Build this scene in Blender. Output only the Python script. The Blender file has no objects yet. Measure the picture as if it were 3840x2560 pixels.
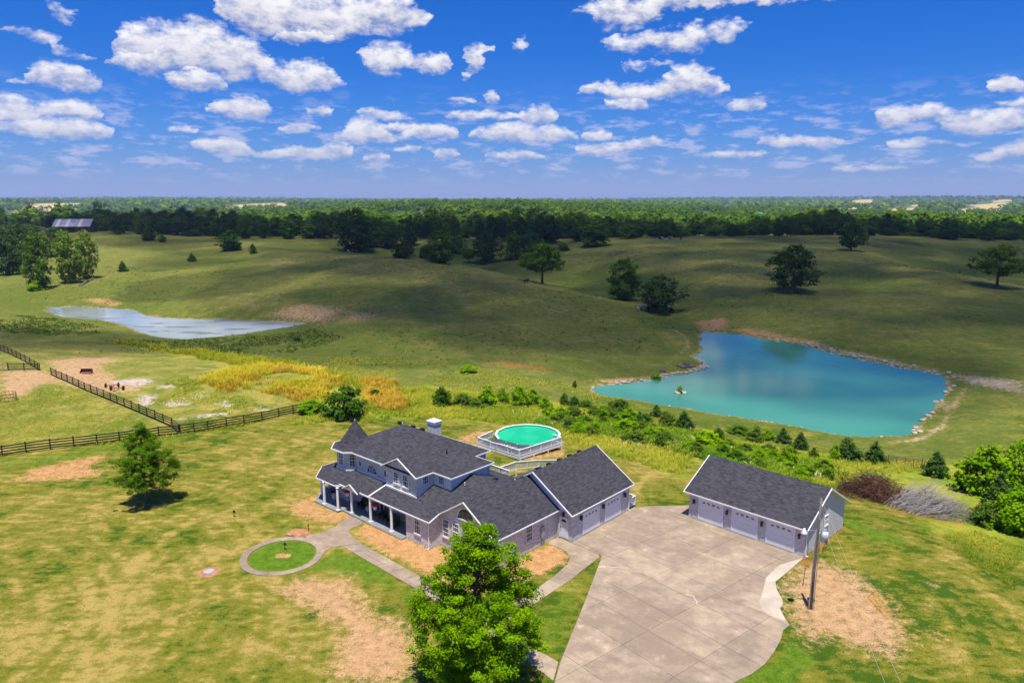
import bpy, bmesh, math, random
import numpy as np
from mathutils import Vector, Matrix
R = math.radians
random.seed(7); RNG = np.random.default_rng(7)
sc = bpy.context.scene
COL = sc.collection

# ------------------------------------------------------------------ camera
F_PX, CAM_H, HORIZON = 2750.0, 30.0, 745.0            # measured from the photograph (3840 x 2560)
PITCH = math.atan((1280 - HORIZON) / F_PX)
cam_d = bpy.data.cameras.new("camera"); cam = bpy.data.objects.new("camera", cam_d); COL.objects.link(cam)
cam.location = (0, 0, CAM_H); cam.rotation_euler = (R(90) - PITCH, 0, 0)
cam_d.sensor_width = 36; cam_d.lens = 36 * F_PX / 3840; cam_d.clip_start = 0.5; cam_d.clip_end = 60000
sc.camera = cam
sc.view_settings.view_transform = 'Standard'; sc.view_settings.look = 'None'
sc.view_settings.exposure = 0.5; sc.view_settings.gamma = 1.0
sc.view_settings.use_curve_mapping = False
sc.render.engine = 'CYCLES'
sc.cycles.use_denoising = True; sc.cycles.use_adaptive_sampling = True; sc.cycles.adaptive_threshold = 0.025; sc.cycles.max_bounces = 6; sc.cycles.transparent_max_bounces = 40; sc.cycles.diffuse_bounces = 2; sc.cycles.glossy_bounces = 2
sc.cycles.volume_bounces = 0; sc.cycles.caustics_reflective = False; sc.cycles.caustics_refractive = False

# ------------------------------------------------------------------ node helper
class NT:
    def __init__(s, tree): s.t = tree; s.l = tree.links
    def n(s, typ, props=None, **inp):
        nd = s.t.nodes.new(typ)
        for k, v in (props or {}).items(): setattr(nd, k, v)
        for k, v in inp.items():
            k2 = int(k[1:]) if k[0] == 'i' and k[1:].isdigit() else k.replace('_', ' ')
            s.put(nd.inputs[k2], v)
        return nd
    def put(s, sock, v):
        if isinstance(v, bpy.types.NodeSocket): s.l.new(v, sock)
        elif isinstance(v, bpy.types.Node): s.l.new(v.outputs[0], sock)
        elif sock.type == 'RGBA' and not isinstance(v, (int, float)) and len(v) == 3: sock.default_value = (*v, 1)
        else: sock.default_value = v
    def m(s, op, a, b=0.0, c=0.0, clamp=False):
        nd = s.t.nodes.new('ShaderNodeMath'); nd.operation = op; nd.use_clamp = clamp
        for i, v in enumerate((a, b, c)): s.put(nd.inputs[i], v)
        return nd.outputs[0]
    def v(s, op, a, b=(0, 0, 0), c=(0, 0, 0)):
        nd = s.t.nodes.new('ShaderNodeVectorMath'); nd.operation = op
        s.put(nd.inputs[0], a); s.put(nd.inputs[1], b)
        if op == 'MULTIPLY_ADD': s.put(nd.inputs[2], c)
        return nd.outputs['Value'] if op in ('DOT_PRODUCT', 'LENGTH') else nd.outputs[0]
    def mix(s, f, a, b, mode='MIX'):
        nd = s.t.nodes.new('ShaderNodeMix'); nd.data_type = 'RGBA'; nd.blend_type = mode; nd.clamp_factor = True
        s.put(nd.inputs[0], f); s.put(nd.inputs[6], a); s.put(nd.inputs[7], b)
        return nd.outputs[2]
    def ss(s, x, lo, hi):
        nd = s.t.nodes.new('ShaderNodeMapRange'); nd.interpolation_type = 'SMOOTHSTEP'
        s.put(nd.inputs[0], x); s.put(nd.inputs[1], lo); s.put(nd.inputs[2], hi)
        return nd.outputs[0]
    def noise(s, vec, scale, detail=3.0, rough=0.55, out=0, dist=0.0):
        nd = s.n('ShaderNodeTexNoise', None, Vector=vec, Scale=scale, Detail=detail, Roughness=rough, Distortion=dist)
        return nd.outputs[out]
    def xyz(s, v):
        nd = s.n('ShaderNodeSeparateXYZ', None, i0=v); return nd.outputs
    def comb(s, x, y, z=0.0): return s.n('ShaderNodeCombineXYZ', None, i0=x, i1=y, i2=z).outputs[0]

# pixel (3840 x 2560 photograph) -> viewing direction / world point: only used to read positions off the photograph
_s, _c = math.sin(PITCH), math.cos(PITCH)
def ray(x, y):
    u = (x - 1920) / F_PX; v = (y - 1280) / F_PX
    return np.array([u, _c - _s * v, -_s - _c * v])
def un(x, y, z=0.0):
    d = ray(x, y); t = (z - CAM_H) / d[2]; return np.array([d[0] * t, d[1] * t, z])
def at(x, y, Y):
    d = ray(x, y); t = Y / d[1]; return np.array([d[0] * t, Y, CAM_H + d[2] * t])

# ------------------------------------------------------------------ sun and sky
SUN_EL, SUN_DIR = R(76), Vector((0.008, 0.246, -1.0)).normalized()   # high noon sun from behind the camera
sun_d = bpy.data.lights.new("sun", 'SUN'); sun = bpy.data.objects.new("sun", sun_d); COL.objects.link(sun)
sun_d.energy = 5.0; sun_d.angle = R(0.55); sun_d.color = (1.0, 0.93, 0.82)
sun.rotation_euler = SUN_DIR.to_track_quat('-Z', 'Y').to_euler(); sun.location = (0, -60, 200)

world = bpy.data.worlds.new("World"); sc.world = world; world.use_nodes = True
CLOUDS = [  # centre x, y and half sizes as seen in the sky (2352-wide view of the photograph), thickness
 (335,110,72,42,1),(450,100,70,42,1),(535,135,78,36,1),(430,150,150,34,1),(450,188,62,22,1),
 (640,35,115,55,1),(745,62,80,44,1),(865,38,100,38,1),(700,88,62,20,1),(600,5,80,34,1),(900,62,40,20,.8),
 (95,85,55,18,.55),(40,70,48,14,.5),(150,30,30,22,.4),(180,125,34,12,.4),(145,182,74,28,1),(40,187,30,8,.5),
 (25,238,42,22,.95),(160,256,64,24,1),(85,250,60,12,.6),(120,300,125,24,1),(40,285,60,22,.9),(180,298,60,22,1),
 (553,250,68,23,1),(560,238,36,18,1),(690,182,74,28,1),(712,158,30,18,1),(755,192,32,10,.6),
 (890,142,54,30,1),(990,147,42,23,1),(1086,148,24,20,.9),(1100,115,32,8,.5),(1068,175,14,10,.5),
 (738,256,28,13,.85),(685,296,45,11,.75),(415,302,40,9,.7),(510,338,65,16,1),(840,298,42,22,1),(850,318,78,13,1),
 (995,303,62,15,1),(925,291,40,10,.9),(880,265,60,10,.6),(1110,265,78,13,.85),(1130,226,25,11,.75),(1058,228,28,8,.6),
 (1240,268,38,18,1),(1190,110,15,20,.5),(1425,30,75,34,.95),(1500,12,90,20,.95),(1720,0,190,18,1),(1600,0,90,18,1),(1350,22,40,14,.4),
 (1530,95,125,24,.8),(1645,66,75,15,.7),(1570,105,60,20,.9),(1520,212,125,20,1),(1590,176,42,24,1),(1440,238,50,15,.95),(1610,206,55,17,.9),(1395,203,60,13,.9),(1500,150,60,12,.45),
 (1720,246,42,16,.85),(1205,312,110,22,.95),(1190,298,60,14,1),(1370,310,35,11,.95),(1385,343,64,13,.95),(1180,358,62,11,.8),(1480,330,40,10,.8),
 (700,356,95,12,.9),(775,343,38,15,.95),(615,357,32,8,.8),(870,365,30,8,.85),(945,345,30,8,.7),(1020,357,30,12,.9),
 (1840,325,90,13,.85),(1780,318,40,10,.8),(2100,262,75,20,1),(2050,293,22,7,.9),(2270,290,90,22,1),(2305,268,48,20,1),(2228,265,32,14,.95),
 (2312,196,36,15,.9),(2318,232,30,11,.85),(2110,330,72,10,.75),(1690,355,72,9,.75),(2300,362,55,13,.85),(2340,338,40,12,.8),(2000,385,80,9,.6),
]
def cloud_rows():
    """the cumulus clouds as rows of (top, bottom, thickness) profiles over azimuth"""
    k = 3840 / 2352; bl = []
    for cx, cy, rx, ry, th in CLOUDS:
        d0 = ray(cx * k, cy * k); az = math.atan2(d0[0], d0[1]); el = math.atan2(d0[2], math.hypot(d0[0], d0[1]))
        bl.append((az, el, rx * k / F_PX * math.cos(az) ** 2 * 1.18, ry * k / F_PX * math.cos(az) * 1.30, th))
    bl.sort(key=lambda b: -b[2] * b[3]); rows = []
    for b in bl:
        for r in rows:
            if all(abs(b[0] - o[0]) > b[2] + o[2] + .004 or (abs(b[1] - o[1]) < (b[3] + o[3]) * .85) for o in r): r.append(b); break
        else: rows.append([b])
    A = np.linspace(-AZ, AZ, 256); res = []
    for r in rows:
        top = np.full(256, -1.); bot = np.full(256, 2.); th = np.full(256, -3.)
        for az, el, ra, re, h in r:
            u = 1 - ((A - az) / ra) ** 2; ok = u > 0; e = np.sqrt(np.maximum(u, 0)) * re
            top = np.where(ok, np.maximum(top, el + e), top); bot = np.where(ok, np.minimum(bot, el - e * .66), bot); th = np.where(ok, np.maximum(th, h * np.sqrt(np.maximum(u, 0.02)) ** .5), th)
        bad = top < 0; mid = sum(b[1] for b in r) / len(r)
        idx = np.where(~bad)[0]
        near = idx[np.argmin(np.abs(np.arange(256)[:, None] - idx[None, :]), 1)]
        m2 = ((top + bot) / 2)[near]
        top = np.where(bad, m2, top); bot = np.where(bad, m2, bot)
        res.append((np.clip(top / .4, 0, 1), np.clip(bot / .4, 0, 1), th))
    return res
AZ = 0.66
def build_world():
    t = NT(world.node_tree); world.node_tree.nodes.clear()
    world.cycles.sampling_method = 'MANUAL'; world.cycles.sample_map_resolution = 256
    d = t.n('ShaderNodeTexCoord').outputs['Generated']
    x, y, z = t.xyz(d)
    az = t.m('ARCTAN2', x, y); el = t.m('ARCSINE', z)
    elp = t.m('MAXIMUM', el, 0.0)
    P = t.comb(az, el)
    Pn = t.comb(t.m('MULTIPLY', az, 1.0), t.m('MULTIPLY', el, 1.7))
    amp = t.m('MULTIPLY_ADD', elp, 0.22, 0.014)
    n1 = t.noise(Pn, 16, 4, 0.6, out=1); n2 = t.noise(Pn, 75, 5, 0.65, out=1)
    w = t.v('ADD', t.v('MULTIPLY', t.v('SUBTRACT', n1, (.5, .5, .5)), (1.0, .62, 0)), t.v('MULTIPLY', t.v('SUBTRACT', n2, (.5, .5, .5)), (.42, .3, 0)))
    amp3 = t.comb(amp, amp, 0.0)
    Q = t.v('ADD', P, t.v('MULTIPLY', w, amp3))
    qx, qy, _q = t.xyz(Q)
    nf = t.noise(Pn, 42, 5, 0.62)
    ux = t.m('MULTIPLY_ADD', t.m('PINGPONG', t.m('ADD', qx, AZ), 2 * AZ), 1 / (2 * AZ), 0.0)
    uv = t.comb(ux, ux, ux); e4 = t.m('MULTIPLY', qy, 2.5); f = None
    for top, bot, th in cloud_rows():
        nd = world.node_tree.nodes.new('ShaderNodeRGBCurve'); mp = nd.mapping; mp.use_clip = False
        for ci, arr in enumerate((top, bot, th)):
            cv = mp.curves[ci]; keep = [i for i in range(256) if i in (0, 255) or abs(arr[i] - (arr[i - 1] + arr[i + 1]) / 2) > 1e-4]
            keep = sorted(set(sum(([max(i - 1, 0), i, min(i + 1, 255)] for i in keep), [])))
            while len(cv.points) < len(keep): cv.points.new(0.5, 0.5)
            for pnt, i in zip(cv.points, keep): pnt.location = (i / 255, float(arr[i])); pnt.handle_type = 'VECTOR'
        mp.update(); t.put(nd.inputs['Color'], uv)
        sp = t.n('ShaderNodeSeparateColor', None, i0=nd.outputs[0]).outputs
        half = t.m('MULTIPLY_ADD', t.m('SUBTRACT', sp[0], sp[1]), 0.5, 0.003)
        sr = t.m('DIVIDE', t.m('SUBTRACT', e4, t.m('MULTIPLY', t.m('ADD', sp[0], sp[1]), 0.5)), half)
        fr = t.m('SUBTRACT', sp[2], t.m('MULTIPLY', sr, sr))
        if f is None: f, srel = fr, sr
        else:
            gt = t.m('GREATER_THAN', fr, f)
            srel = t.m('MULTIPLY_ADD', gt, t.m('SUBTRACT', sr, srel), srel); f = t.m('MAXIMUM', f, fr)
    f = t.m('ADD', f, t.m('MULTIPLY', t.m('SUBTRACT', nf, 0.5), 2.1))
    alpha = t.ss(f, -0.15, 1.05)
    base = t.m('SUBTRACT', 1.0, t.ss(srel, -0.9, 0.45))
    lumps = t.ss(nf, 0.36, 0.62)
    shade = t.m('ADD', t.m('MULTIPLY', base, 0.66), t.m('MULTIPLY', t.m('SUBTRACT', 1.0, lumps), 0.40), clamp=True)
    # thin stretched layers near the horizon
    Ps = t.comb(t.m('MULTIPLY', az, 24.0), t.m('MULTIPLY', el, 80.0))
    ns = t.noise(Ps, 1.0, 6, 0.62)
    band = t.m('MULTIPLY', t.ss(el, 0.012, 0.045), t.m('SUBTRACT', 1.0, t.ss(el, 0.075, 0.15)))
    a2 = t.m('MULTIPLY', t.m('MULTIPLY', t.ss(ns, 0.48, 0.64), band), 0.58)
    # clear sky: Nishita, with the deep polarised blue of the photograph towards the zenith and the grey-violet dust at the horizon
    sky = t.n('ShaderNodeTexSky', dict(sky_type='NISHITA', sun_disc=False, sun_elevation=SUN_EL, sun_rotation=R(180), altitude=250, air_density=1.0, dust_density=0.6, ozone_density=3.0)).outputs[0]
    skyc = t.mix(1.0, sky, (0.053, 0.074, 0.096), 'MULTIPLY')
    hz = t.m('POWER', 2.718, t.m('MULTIPLY', elp, -11.0))
    clear = t.mix(1.0, t.mix(t.m('MULTIPLY', hz, 1.0), (0.12, 0.55, 1.12), (0.54, 0.73, 1.10)), skyc, 'MULTIPLY')
    hzc = (0.32, 0.37, 0.68)
    clear = t.mix(t.m('MULTIPLY', t.m('POWER', 2.718, t.m('MULTIPLY', elp, -24.0)), 0.92), clear, hzc)
    cl = t.mix(shade, (0.83, 0.82, 0.85), (0.33, 0.35, 0.50))
    far = t.m('POWER', 2.718, t.m('MULTIPLY', elp, -16.0))
    cl = t.mix(t.m('MULTIPLY', far, 0.75), cl, (0.42, 0.43, 0.62))
    c1 = t.mix(a2, clear, (0.50, 0.51, 0.72))
    c2 = t.mix(t.m('MULTIPLY', alpha, t.m('SUBTRACT', 1.0, t.m('MULTIPLY', far, 0.35))), c1, cl)
    bg = t.n('ShaderNodeBackground', None, Color=c2, Strength=0.85)
    out = t.n('ShaderNodeOutputWorld'); t.l.new(bg.outputs[0], out.inputs[0])
build_world()

# ------------------------------------------------------------------ object helpers
def link(name, me, mat=None, parent=None):
    o = bpy.data.objects.new(name, me); COL.objects.link(o)
    if mat is not None and me is not None and not me.materials: me.materials.append(mat)
    if parent is not None: o.parent = parent
    return o
def tag(o, label=None, cat=None, group=None, kind=None):
    for k, v in (('label', label), ('category', cat), ('group', group), ('kind', kind)):
        if v: o[k] = v
    return o
def empty(name, loc=(0, 0, 0), rz=0.0):
    o = bpy.data.objects.new(name, None); COL.objects.link(o); o.location = loc; o.rotation_euler = (0, 0, rz); o.empty_display_size = .2
    return o
def copy_tree(o, parent=None):
    c = o.copy(); COL.objects.link(c); c.parent = parent
    for ch in list(o.children): copy_tree(ch, c)
    return c
def np_mesh(name, V, Fc, smooth=False, attrs=None, uv=False):
    """numpy mesh: V (n,3), Fc (m,3) or (m,4)"""
    V = np.asarray(V, np.float32); Fc = np.asarray(Fc, np.int32); k = Fc.shape[1]
    me = bpy.data.meshes.new(name); me.vertices.add(len(V)); me.vertices.foreach_set('co', V.ravel())
    me.loops.add(Fc.size); me.loops.foreach_set('vertex_index', Fc.ravel())
    me.polygons.add(len(Fc)); me.polygons.foreach_set('loop_start', np.arange(0, Fc.size, k, dtype=np.int32))
    me.polygons.foreach_set('loop_total', np.full(len(Fc), k, np.int32))
    if smooth: me.polygons.foreach_set('use_smooth', np.ones(len(Fc), bool))
    for nm, arr in (attrs or {}).items():
        arr = np.asarray(arr, np.float32)
        if arr.ndim == 1: a = me.attributes.new(nm, 'FLOAT', 'POINT'); a.data.foreach_set('value', arr)
        else: a = me.attributes.new(nm, 'FLOAT_COLOR', 'POINT'); a.data.foreach_set('color', np.c_[arr, np.ones(len(arr))].astype(np.float32).ravel())
    me.update(calc_edges=True)
    return me
class MB:
    """collects shapes into ONE mesh"""
    def __init__(s): s.V = []; s.F = []
    def poly(s, pts): i = len(s.V); s.V += [tuple(map(float, p)) for p in pts]; s.F.append(tuple(range(i, i + len(pts)))); return s
    def box(s, x0, x1, y0, y1, z0, z1):
        i = len(s.V); s.V += [(x, y, z) for z in (z0, z1) for x, y in ((x0, y0), (x1, y0), (x1, y1), (x0, y1))]
        s.F += [tuple(i + j for j in f) for f in ((3, 2, 1, 0), (4, 5, 6, 7), (0, 1, 5, 4), (1, 2, 6, 5), (2, 3, 7, 6), (3, 0, 4, 7))]; return s
    def prism(s, pts, z0, z1):
        """vertical prism over a polygon; z0, z1 numbers or lists"""
        n = len(pts); i = len(s.V); a = sum(pts[k][0] * pts[(k + 1) % n][1] - pts[(k + 1) % n][0] * pts[k][1] for k in range(n))
        if a < 0: pts = pts[::-1]
        s.V += [(p[0], p[1], z0) for p in pts] + [(p[0], p[1], z1) for p in pts]
        s.F.append(tuple(i + n - 1 - k for k in range(n))); s.F.append(tuple(i + n + k for k in range(n)))
        for k in range(n): j = (k + 1) % n; s.F.append((i + k, i + j, i + n + j, i + n + k))
        return s
    def slab(s, pts, th, d=(0, 0, -1)):
        """polygon pts extruded by th along d"""
        d = Vector(d) * th; n = len(pts); i = len(s.V); P = [Vector(p) for p in pts]
        nrm = Vector((0, 0, 0))
        for k in range(n): a, b = P[k], P[(k + 1) % n]; nrm += Vector(((a.y - b.y) * (a.z + b.z), (a.z - b.z) * (a.x + b.x), (a.x - b.x) * (a.y + b.y)))
        if nrm.dot(d) > 0: P = P[::-1]
        s.V += [tuple(p) for p in P] + [tuple(p + d) for p in P]
        s.F.append(tuple(range(i, i + n))); s.F.append(tuple(i + 2 * n - 1 - k for k in range(n)))
        for k in range(n): j = (k + 1) % n; s.F.append((i + j, i + k, i + n + k, i + n + j))
        return s
    def bar(s, p, q, w, h, up=(0, 0, 1)):
        p, q, up = Vector(p), Vector(q), Vector(up); d = (q - p).normalized(); x = d.cross(up)
        x = (x.normalized() if x.length > 1e-4 else Vector((1, 0, 0))); y = x.cross(d)
        i = len(s.V)
        for c in (p, q):
            for a, b in ((-1, -1), (1, -1), (1, 1), (-1, 1)): s.V.append(tuple(c + x * a * w / 2 + y * b * h / 2))
        s.F += [tuple(i + j for j in f) for f in ((3, 2, 1, 0), (4, 5, 6, 7), (0, 1, 5, 4), (1, 2, 6, 5), (2, 3, 7, 6), (3, 0, 4, 7))]
        return s
    def tube(s, pts, rad, n=8, cap=True):
        """tube along points with a radius per point"""
        P = [Vector(p) for p in pts]; rad = rad if hasattr(rad, '__len__') else [rad] * len(P); i = len(s.V); prev = None
        for k, p in enumerate(P):
            d = (P[min(k + 1, len(P) - 1)] - P[max(k - 1, 0)]).normalized()
            x = d.cross(Vector((0, 0, 1)) if abs(d.z) < .95 else Vector((1, 0, 0))).normalized() if prev is None else (prev - d * prev.dot(d)).normalized()
            prev = x; y = d.cross(x)
            for a in range(n): t = 2 * math.pi * a / n; s.V.append(tuple(p + (x * math.cos(t) + y * math.sin(t)) * rad[k]))
        for k in range(len(P) - 1):
            for a in range(n): b = (a + 1) % n; s.F.append((i + k * n + a, i + k * n + b, i + (k + 1) * n + b, i + (k + 1) * n + a))
        if cap: s.F.append(tuple(i + n - 1 - a for a in range(n))); s.F.append(tuple(i + (len(P) - 1) * n + a for a in range(n)))
        return s
    def lathe(s, prof, c=(0, 0, 0), n=16, cap=True):
        i = len(s.V)
        for r, z in prof:
            for a in range(n): t = 2 * math.pi * a / n; s.V.append((c[0] + r * math.cos(t), c[1] + r * math.sin(t), c[2] + z))
        for k in range(len(prof) - 1):
            for a in range(n): b = (a + 1) % n; s.F.append((i + k * n + a, i + k * n + b, i + (k + 1) * n + b, i + (k + 1) * n + a))
        if cap: s.F.append(tuple(i + n - 1 - a for a in range(n))); s.F.append(tuple(i + (len(prof) - 1) * n + a for a in range(n)))
        return s
    def mesh(s, name, smooth=False, uv=True):
        me = bpy.data.meshes.new(name); me.from_pydata(s.V, [], s.F); me.update()
        if smooth: me.polygons.foreach_set('use_smooth', np.ones(len(me.polygons), bool))
        if uv: metre_uv(me)
        return me
    def build(s, name, mat, parent=None, smooth=False): return link(name, s.mesh(name, smooth), mat, parent)
def metre_uv(me):
    """uv in metres on the plane of each face: u level, v up the slope"""
    uv = me.uv_layers.new(name='UVMap').data
    for p in me.polygons:
        n = p.normal; t = Vector((0, 0, 1)).cross(n); t = t.normalized() if t.length > 1e-3 else Vector((1, 0, 0)); b = n.cross(t)
        for li in p.loop_indices: co = me.vertices[me.loops[li].vertex_index].co; uv[li].uv = (co.dot(t), co.dot(b))
ONES = 'zeroth first second third fourth fifth sixth seventh eighth ninth tenth eleventh twelfth thirteenth fourteenth fifteenth sixteenth seventeenth eighteenth nineteenth'.split()
def nth(i):
    tens = {2: 'twenty', 3: 'thirty', 4: 'forty', 5: 'fifty', 6: 'sixty', 7: 'seventy', 8: 'eighty', 9: 'ninety', 10: 'hundred'}
    ord_ = {2: 'twentieth', 3: 'thirtieth', 4: 'fortieth', 5: 'fiftieth', 6: 'sixtieth', 7: 'seventieth', 8: 'eightieth', 9: 'ninetieth', 10: 'hundredth'}
    if i < 20: return ONES[i]
    return ord_[i // 10] if i % 10 == 0 else tens[i // 10] + '-' + ONES[i % 10]

# ------------------------------------------------------------------ materials
def material(name):
    m = bpy.data.materials.new(name); m.use_nodes = True; t = NT(m.node_tree); b = m.node_tree.nodes['Principled BSDF']
    b.inputs['Specular IOR Level'].default_value = 0.3
    return m, t, b
def plain(name, col, rough=.6, var=.12, scale=3.0, metal=0.0, bump=0.0, spec=None, fine=40.0):
    m, t, b = material(name)
    pos = t.n('ShaderNodeTexCoord').outputs['Object']
    n = t.noise(pos, scale, 4, .6); n2 = t.noise(pos, fine, 2, .5)
    f = t.m('ADD', t.m('MULTIPLY', n, .65), t.m('MULTIPLY', n2, .35))
    c = t.mix(t.ss(f, .3, .7), [x * (1 - var) for x in col], [min(x * (1 + var), 1) for x in col])
    t.put(b.inputs['Base Color'], c); b.inputs['Roughness'].default_value = rough; b.inputs['Metallic'].default_value = metal
    if spec is not None: b.inputs['Specular IOR Level'].default_value = spec
    if bump: t.put(b.inputs['Normal'], t.n('ShaderNodeBump', None, Strength=bump, Distance=.02, Height=n2).outputs[0])
    return m
def brick_mat():
    m, t, b = material('painted_brick')
    uv = t.n('ShaderNodeUVMap').outputs[0]
    br = t.n('ShaderNodeTexBrick', dict(offset=.5), Vector=uv, Color1=(.30, .285, .305), Color2=(.62, .595, .61), Mortar=(.80, .78, .77), Scale=1.0, Mortar_Size=.012, Mortar_Smooth=.2, Bias=0.0, Brick_Width=.24, Row_Height=.085)
    pos = t.n('ShaderNodeTexCoord').outputs['Object']
    n = t.noise(pos, 1.3, 4, .6); n2 = t.noise(pos, 9, 3, .6)
    c = t.mix(t.ss(t.m('ADD', t.m('MULTIPLY', n, .5), t.m('MULTIPLY', n2, .5)), .38, .66), br.outputs[0], (.60, .58, .59))
    c = t.mix(.85, c, br.outputs[0])
    t.put(b.inputs['Base Color'], c); b.inputs['Roughness'].default_value = .8
    t.put(b.inputs['Normal'], t.n('ShaderNodeBump', dict(invert=True), Strength=.6, Distance=.012, Height=br.outputs['Fac']).outputs[0])
    return m
def shingle_mat():
    m, t, b = material('charcoal_shingles')
    uv = t.n('ShaderNodeUVMap').outputs[0]
    br = t.n('ShaderNodeTexBrick', dict(offset=.37, offset_frequency=3), Vector=uv, Color1=(.020, .020, .026), Color2=(.062, .060, .073), Mortar=(.018, .018, .022), Scale=1.0, Mortar_Size=.008, Mortar_Smooth=.1, Bias=-.1, Brick_Width=.42, Row_Height=.145)
    n = t.noise(uv, 1.1, 4, .6); n3 = t.noise(t.v('MULTIPLY', uv, (2.2, 6.9, 1)), 1.0, 2, .5)
    c = t.mix(t.m('MULTIPLY', t.ss(n3, .42, .66), .35), br.outputs[0], (.088, .085, .098))
    c = t.mix(t.m('MULTIPLY', t.ss(n, .35, .7), .35), c, (.04, .04, .05))
    t.put(b.inputs['Base Color'], c); b.inputs['Roughness'].default_value = .85
    t.put(b.inputs['Normal'], t.n('ShaderNodeBump', dict(invert=True), Strength=.5, Distance=.012, Height=br.outputs['Fac']).outputs[0])
    return m
def siding_mat():
    m, t, b = material('white_lap_siding')
    uv = t.n('ShaderNodeUVMap').outputs[0]; u, v, _ = t.xyz(uv)
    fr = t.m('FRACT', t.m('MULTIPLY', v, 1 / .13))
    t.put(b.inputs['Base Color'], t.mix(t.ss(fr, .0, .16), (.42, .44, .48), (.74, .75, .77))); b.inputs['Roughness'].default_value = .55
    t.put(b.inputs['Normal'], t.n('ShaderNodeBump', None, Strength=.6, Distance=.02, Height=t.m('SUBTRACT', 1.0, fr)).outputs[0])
    return m
def glass_mat():
    m, t, b = material('window_glass')
    pos = t.n('ShaderNodeTexCoord').outputs['Object']
    n = t.noise(pos, 2.5, 2, .5)
    t.put(b.inputs['Base Color'], t.mix(t.ss(n, .4, .65), (.012, .014, .014), (.07, .07, .06))); b.inputs['Roughness'].default_value = .06
    b.inputs['Specular IOR Level'].default_value = .6
    return m
def concrete_mat():
    m, t, b = material('weathered_concrete')
    pos = t.n('ShaderNodeNewGeometry').outputs['Position']
    rnd = t.n('ShaderNodeObjectInfo').outputs['Random']
    big = t.noise(pos, .16, 5, .62, dist=.6); mid = t.noise(pos, .9, 5, .65); fine = t.noise(pos, 9, 4, .7)
    c = t.mix(t.ss(t.m('ADD', t.m('MULTIPLY', big, .6), t.m('MULTIPLY', mid, .45)), .42, .66), (.265, .210, .158), (.405, .332, .245))
    c = t.mix(t.ss(mid, .60, .74), c, (.47, .395, .30))
    c = t.mix(t.m('MULTIPLY', t.ss(t.noise(pos, .33, 4, .7, dist=1.2), .52, .75), .55), c, (.22, .172, .13))
    stk = t.noise(t.v('MULTIPLY', t.n('ShaderNodeTexCoord').outputs['Object'], (.25, 1.9, 1)), .8, 4, .65)
    c = t.mix(t.m('MULTIPLY', t.ss(stk, .50, .68), .38), c, (.17, .14, .12))
    c = t.mix(.35, c, t.mix(fine, (.10, .09, .08), (.62, .56, .48)), 'OVERLAY')
    c = t.mix(1.0, c, t.mix(rnd, (.90, .90, .91), (1.08, 1.07, 1.05)), 'MULTIPLY')
    t.put(b.inputs['Base Color'], c); b.inputs['Roughness'].default_value = .85
    t.put(b.inputs['Normal'], t.n('ShaderNodeBump', None, Strength=.25, Distance=.02, Height=fine).outputs[0])
    return m
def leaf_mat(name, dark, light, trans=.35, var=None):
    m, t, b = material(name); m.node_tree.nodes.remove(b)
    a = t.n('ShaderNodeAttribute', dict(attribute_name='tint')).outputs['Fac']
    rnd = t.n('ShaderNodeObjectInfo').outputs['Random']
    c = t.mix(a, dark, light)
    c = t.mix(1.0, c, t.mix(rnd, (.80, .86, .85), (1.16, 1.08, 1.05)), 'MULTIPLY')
    d = t.n('ShaderNodeBsdfDiffuse', None, Color=c); tr = t.n('ShaderNodeBsdfTranslucent', None, Color=t.mix(1.0, c, (1.15, 1.15, .6), 'MULTIPLY'))
    mx = t.n('ShaderNodeMixShader', None, i0=trans); t.l.new(d.outputs[0], mx.inputs[1]); t.l.new(tr.outputs[0], mx.inputs[2])
    t.l.new(mx.outputs[0], m.node_tree.nodes['Material Output'].inputs[0])
    return m
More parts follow.
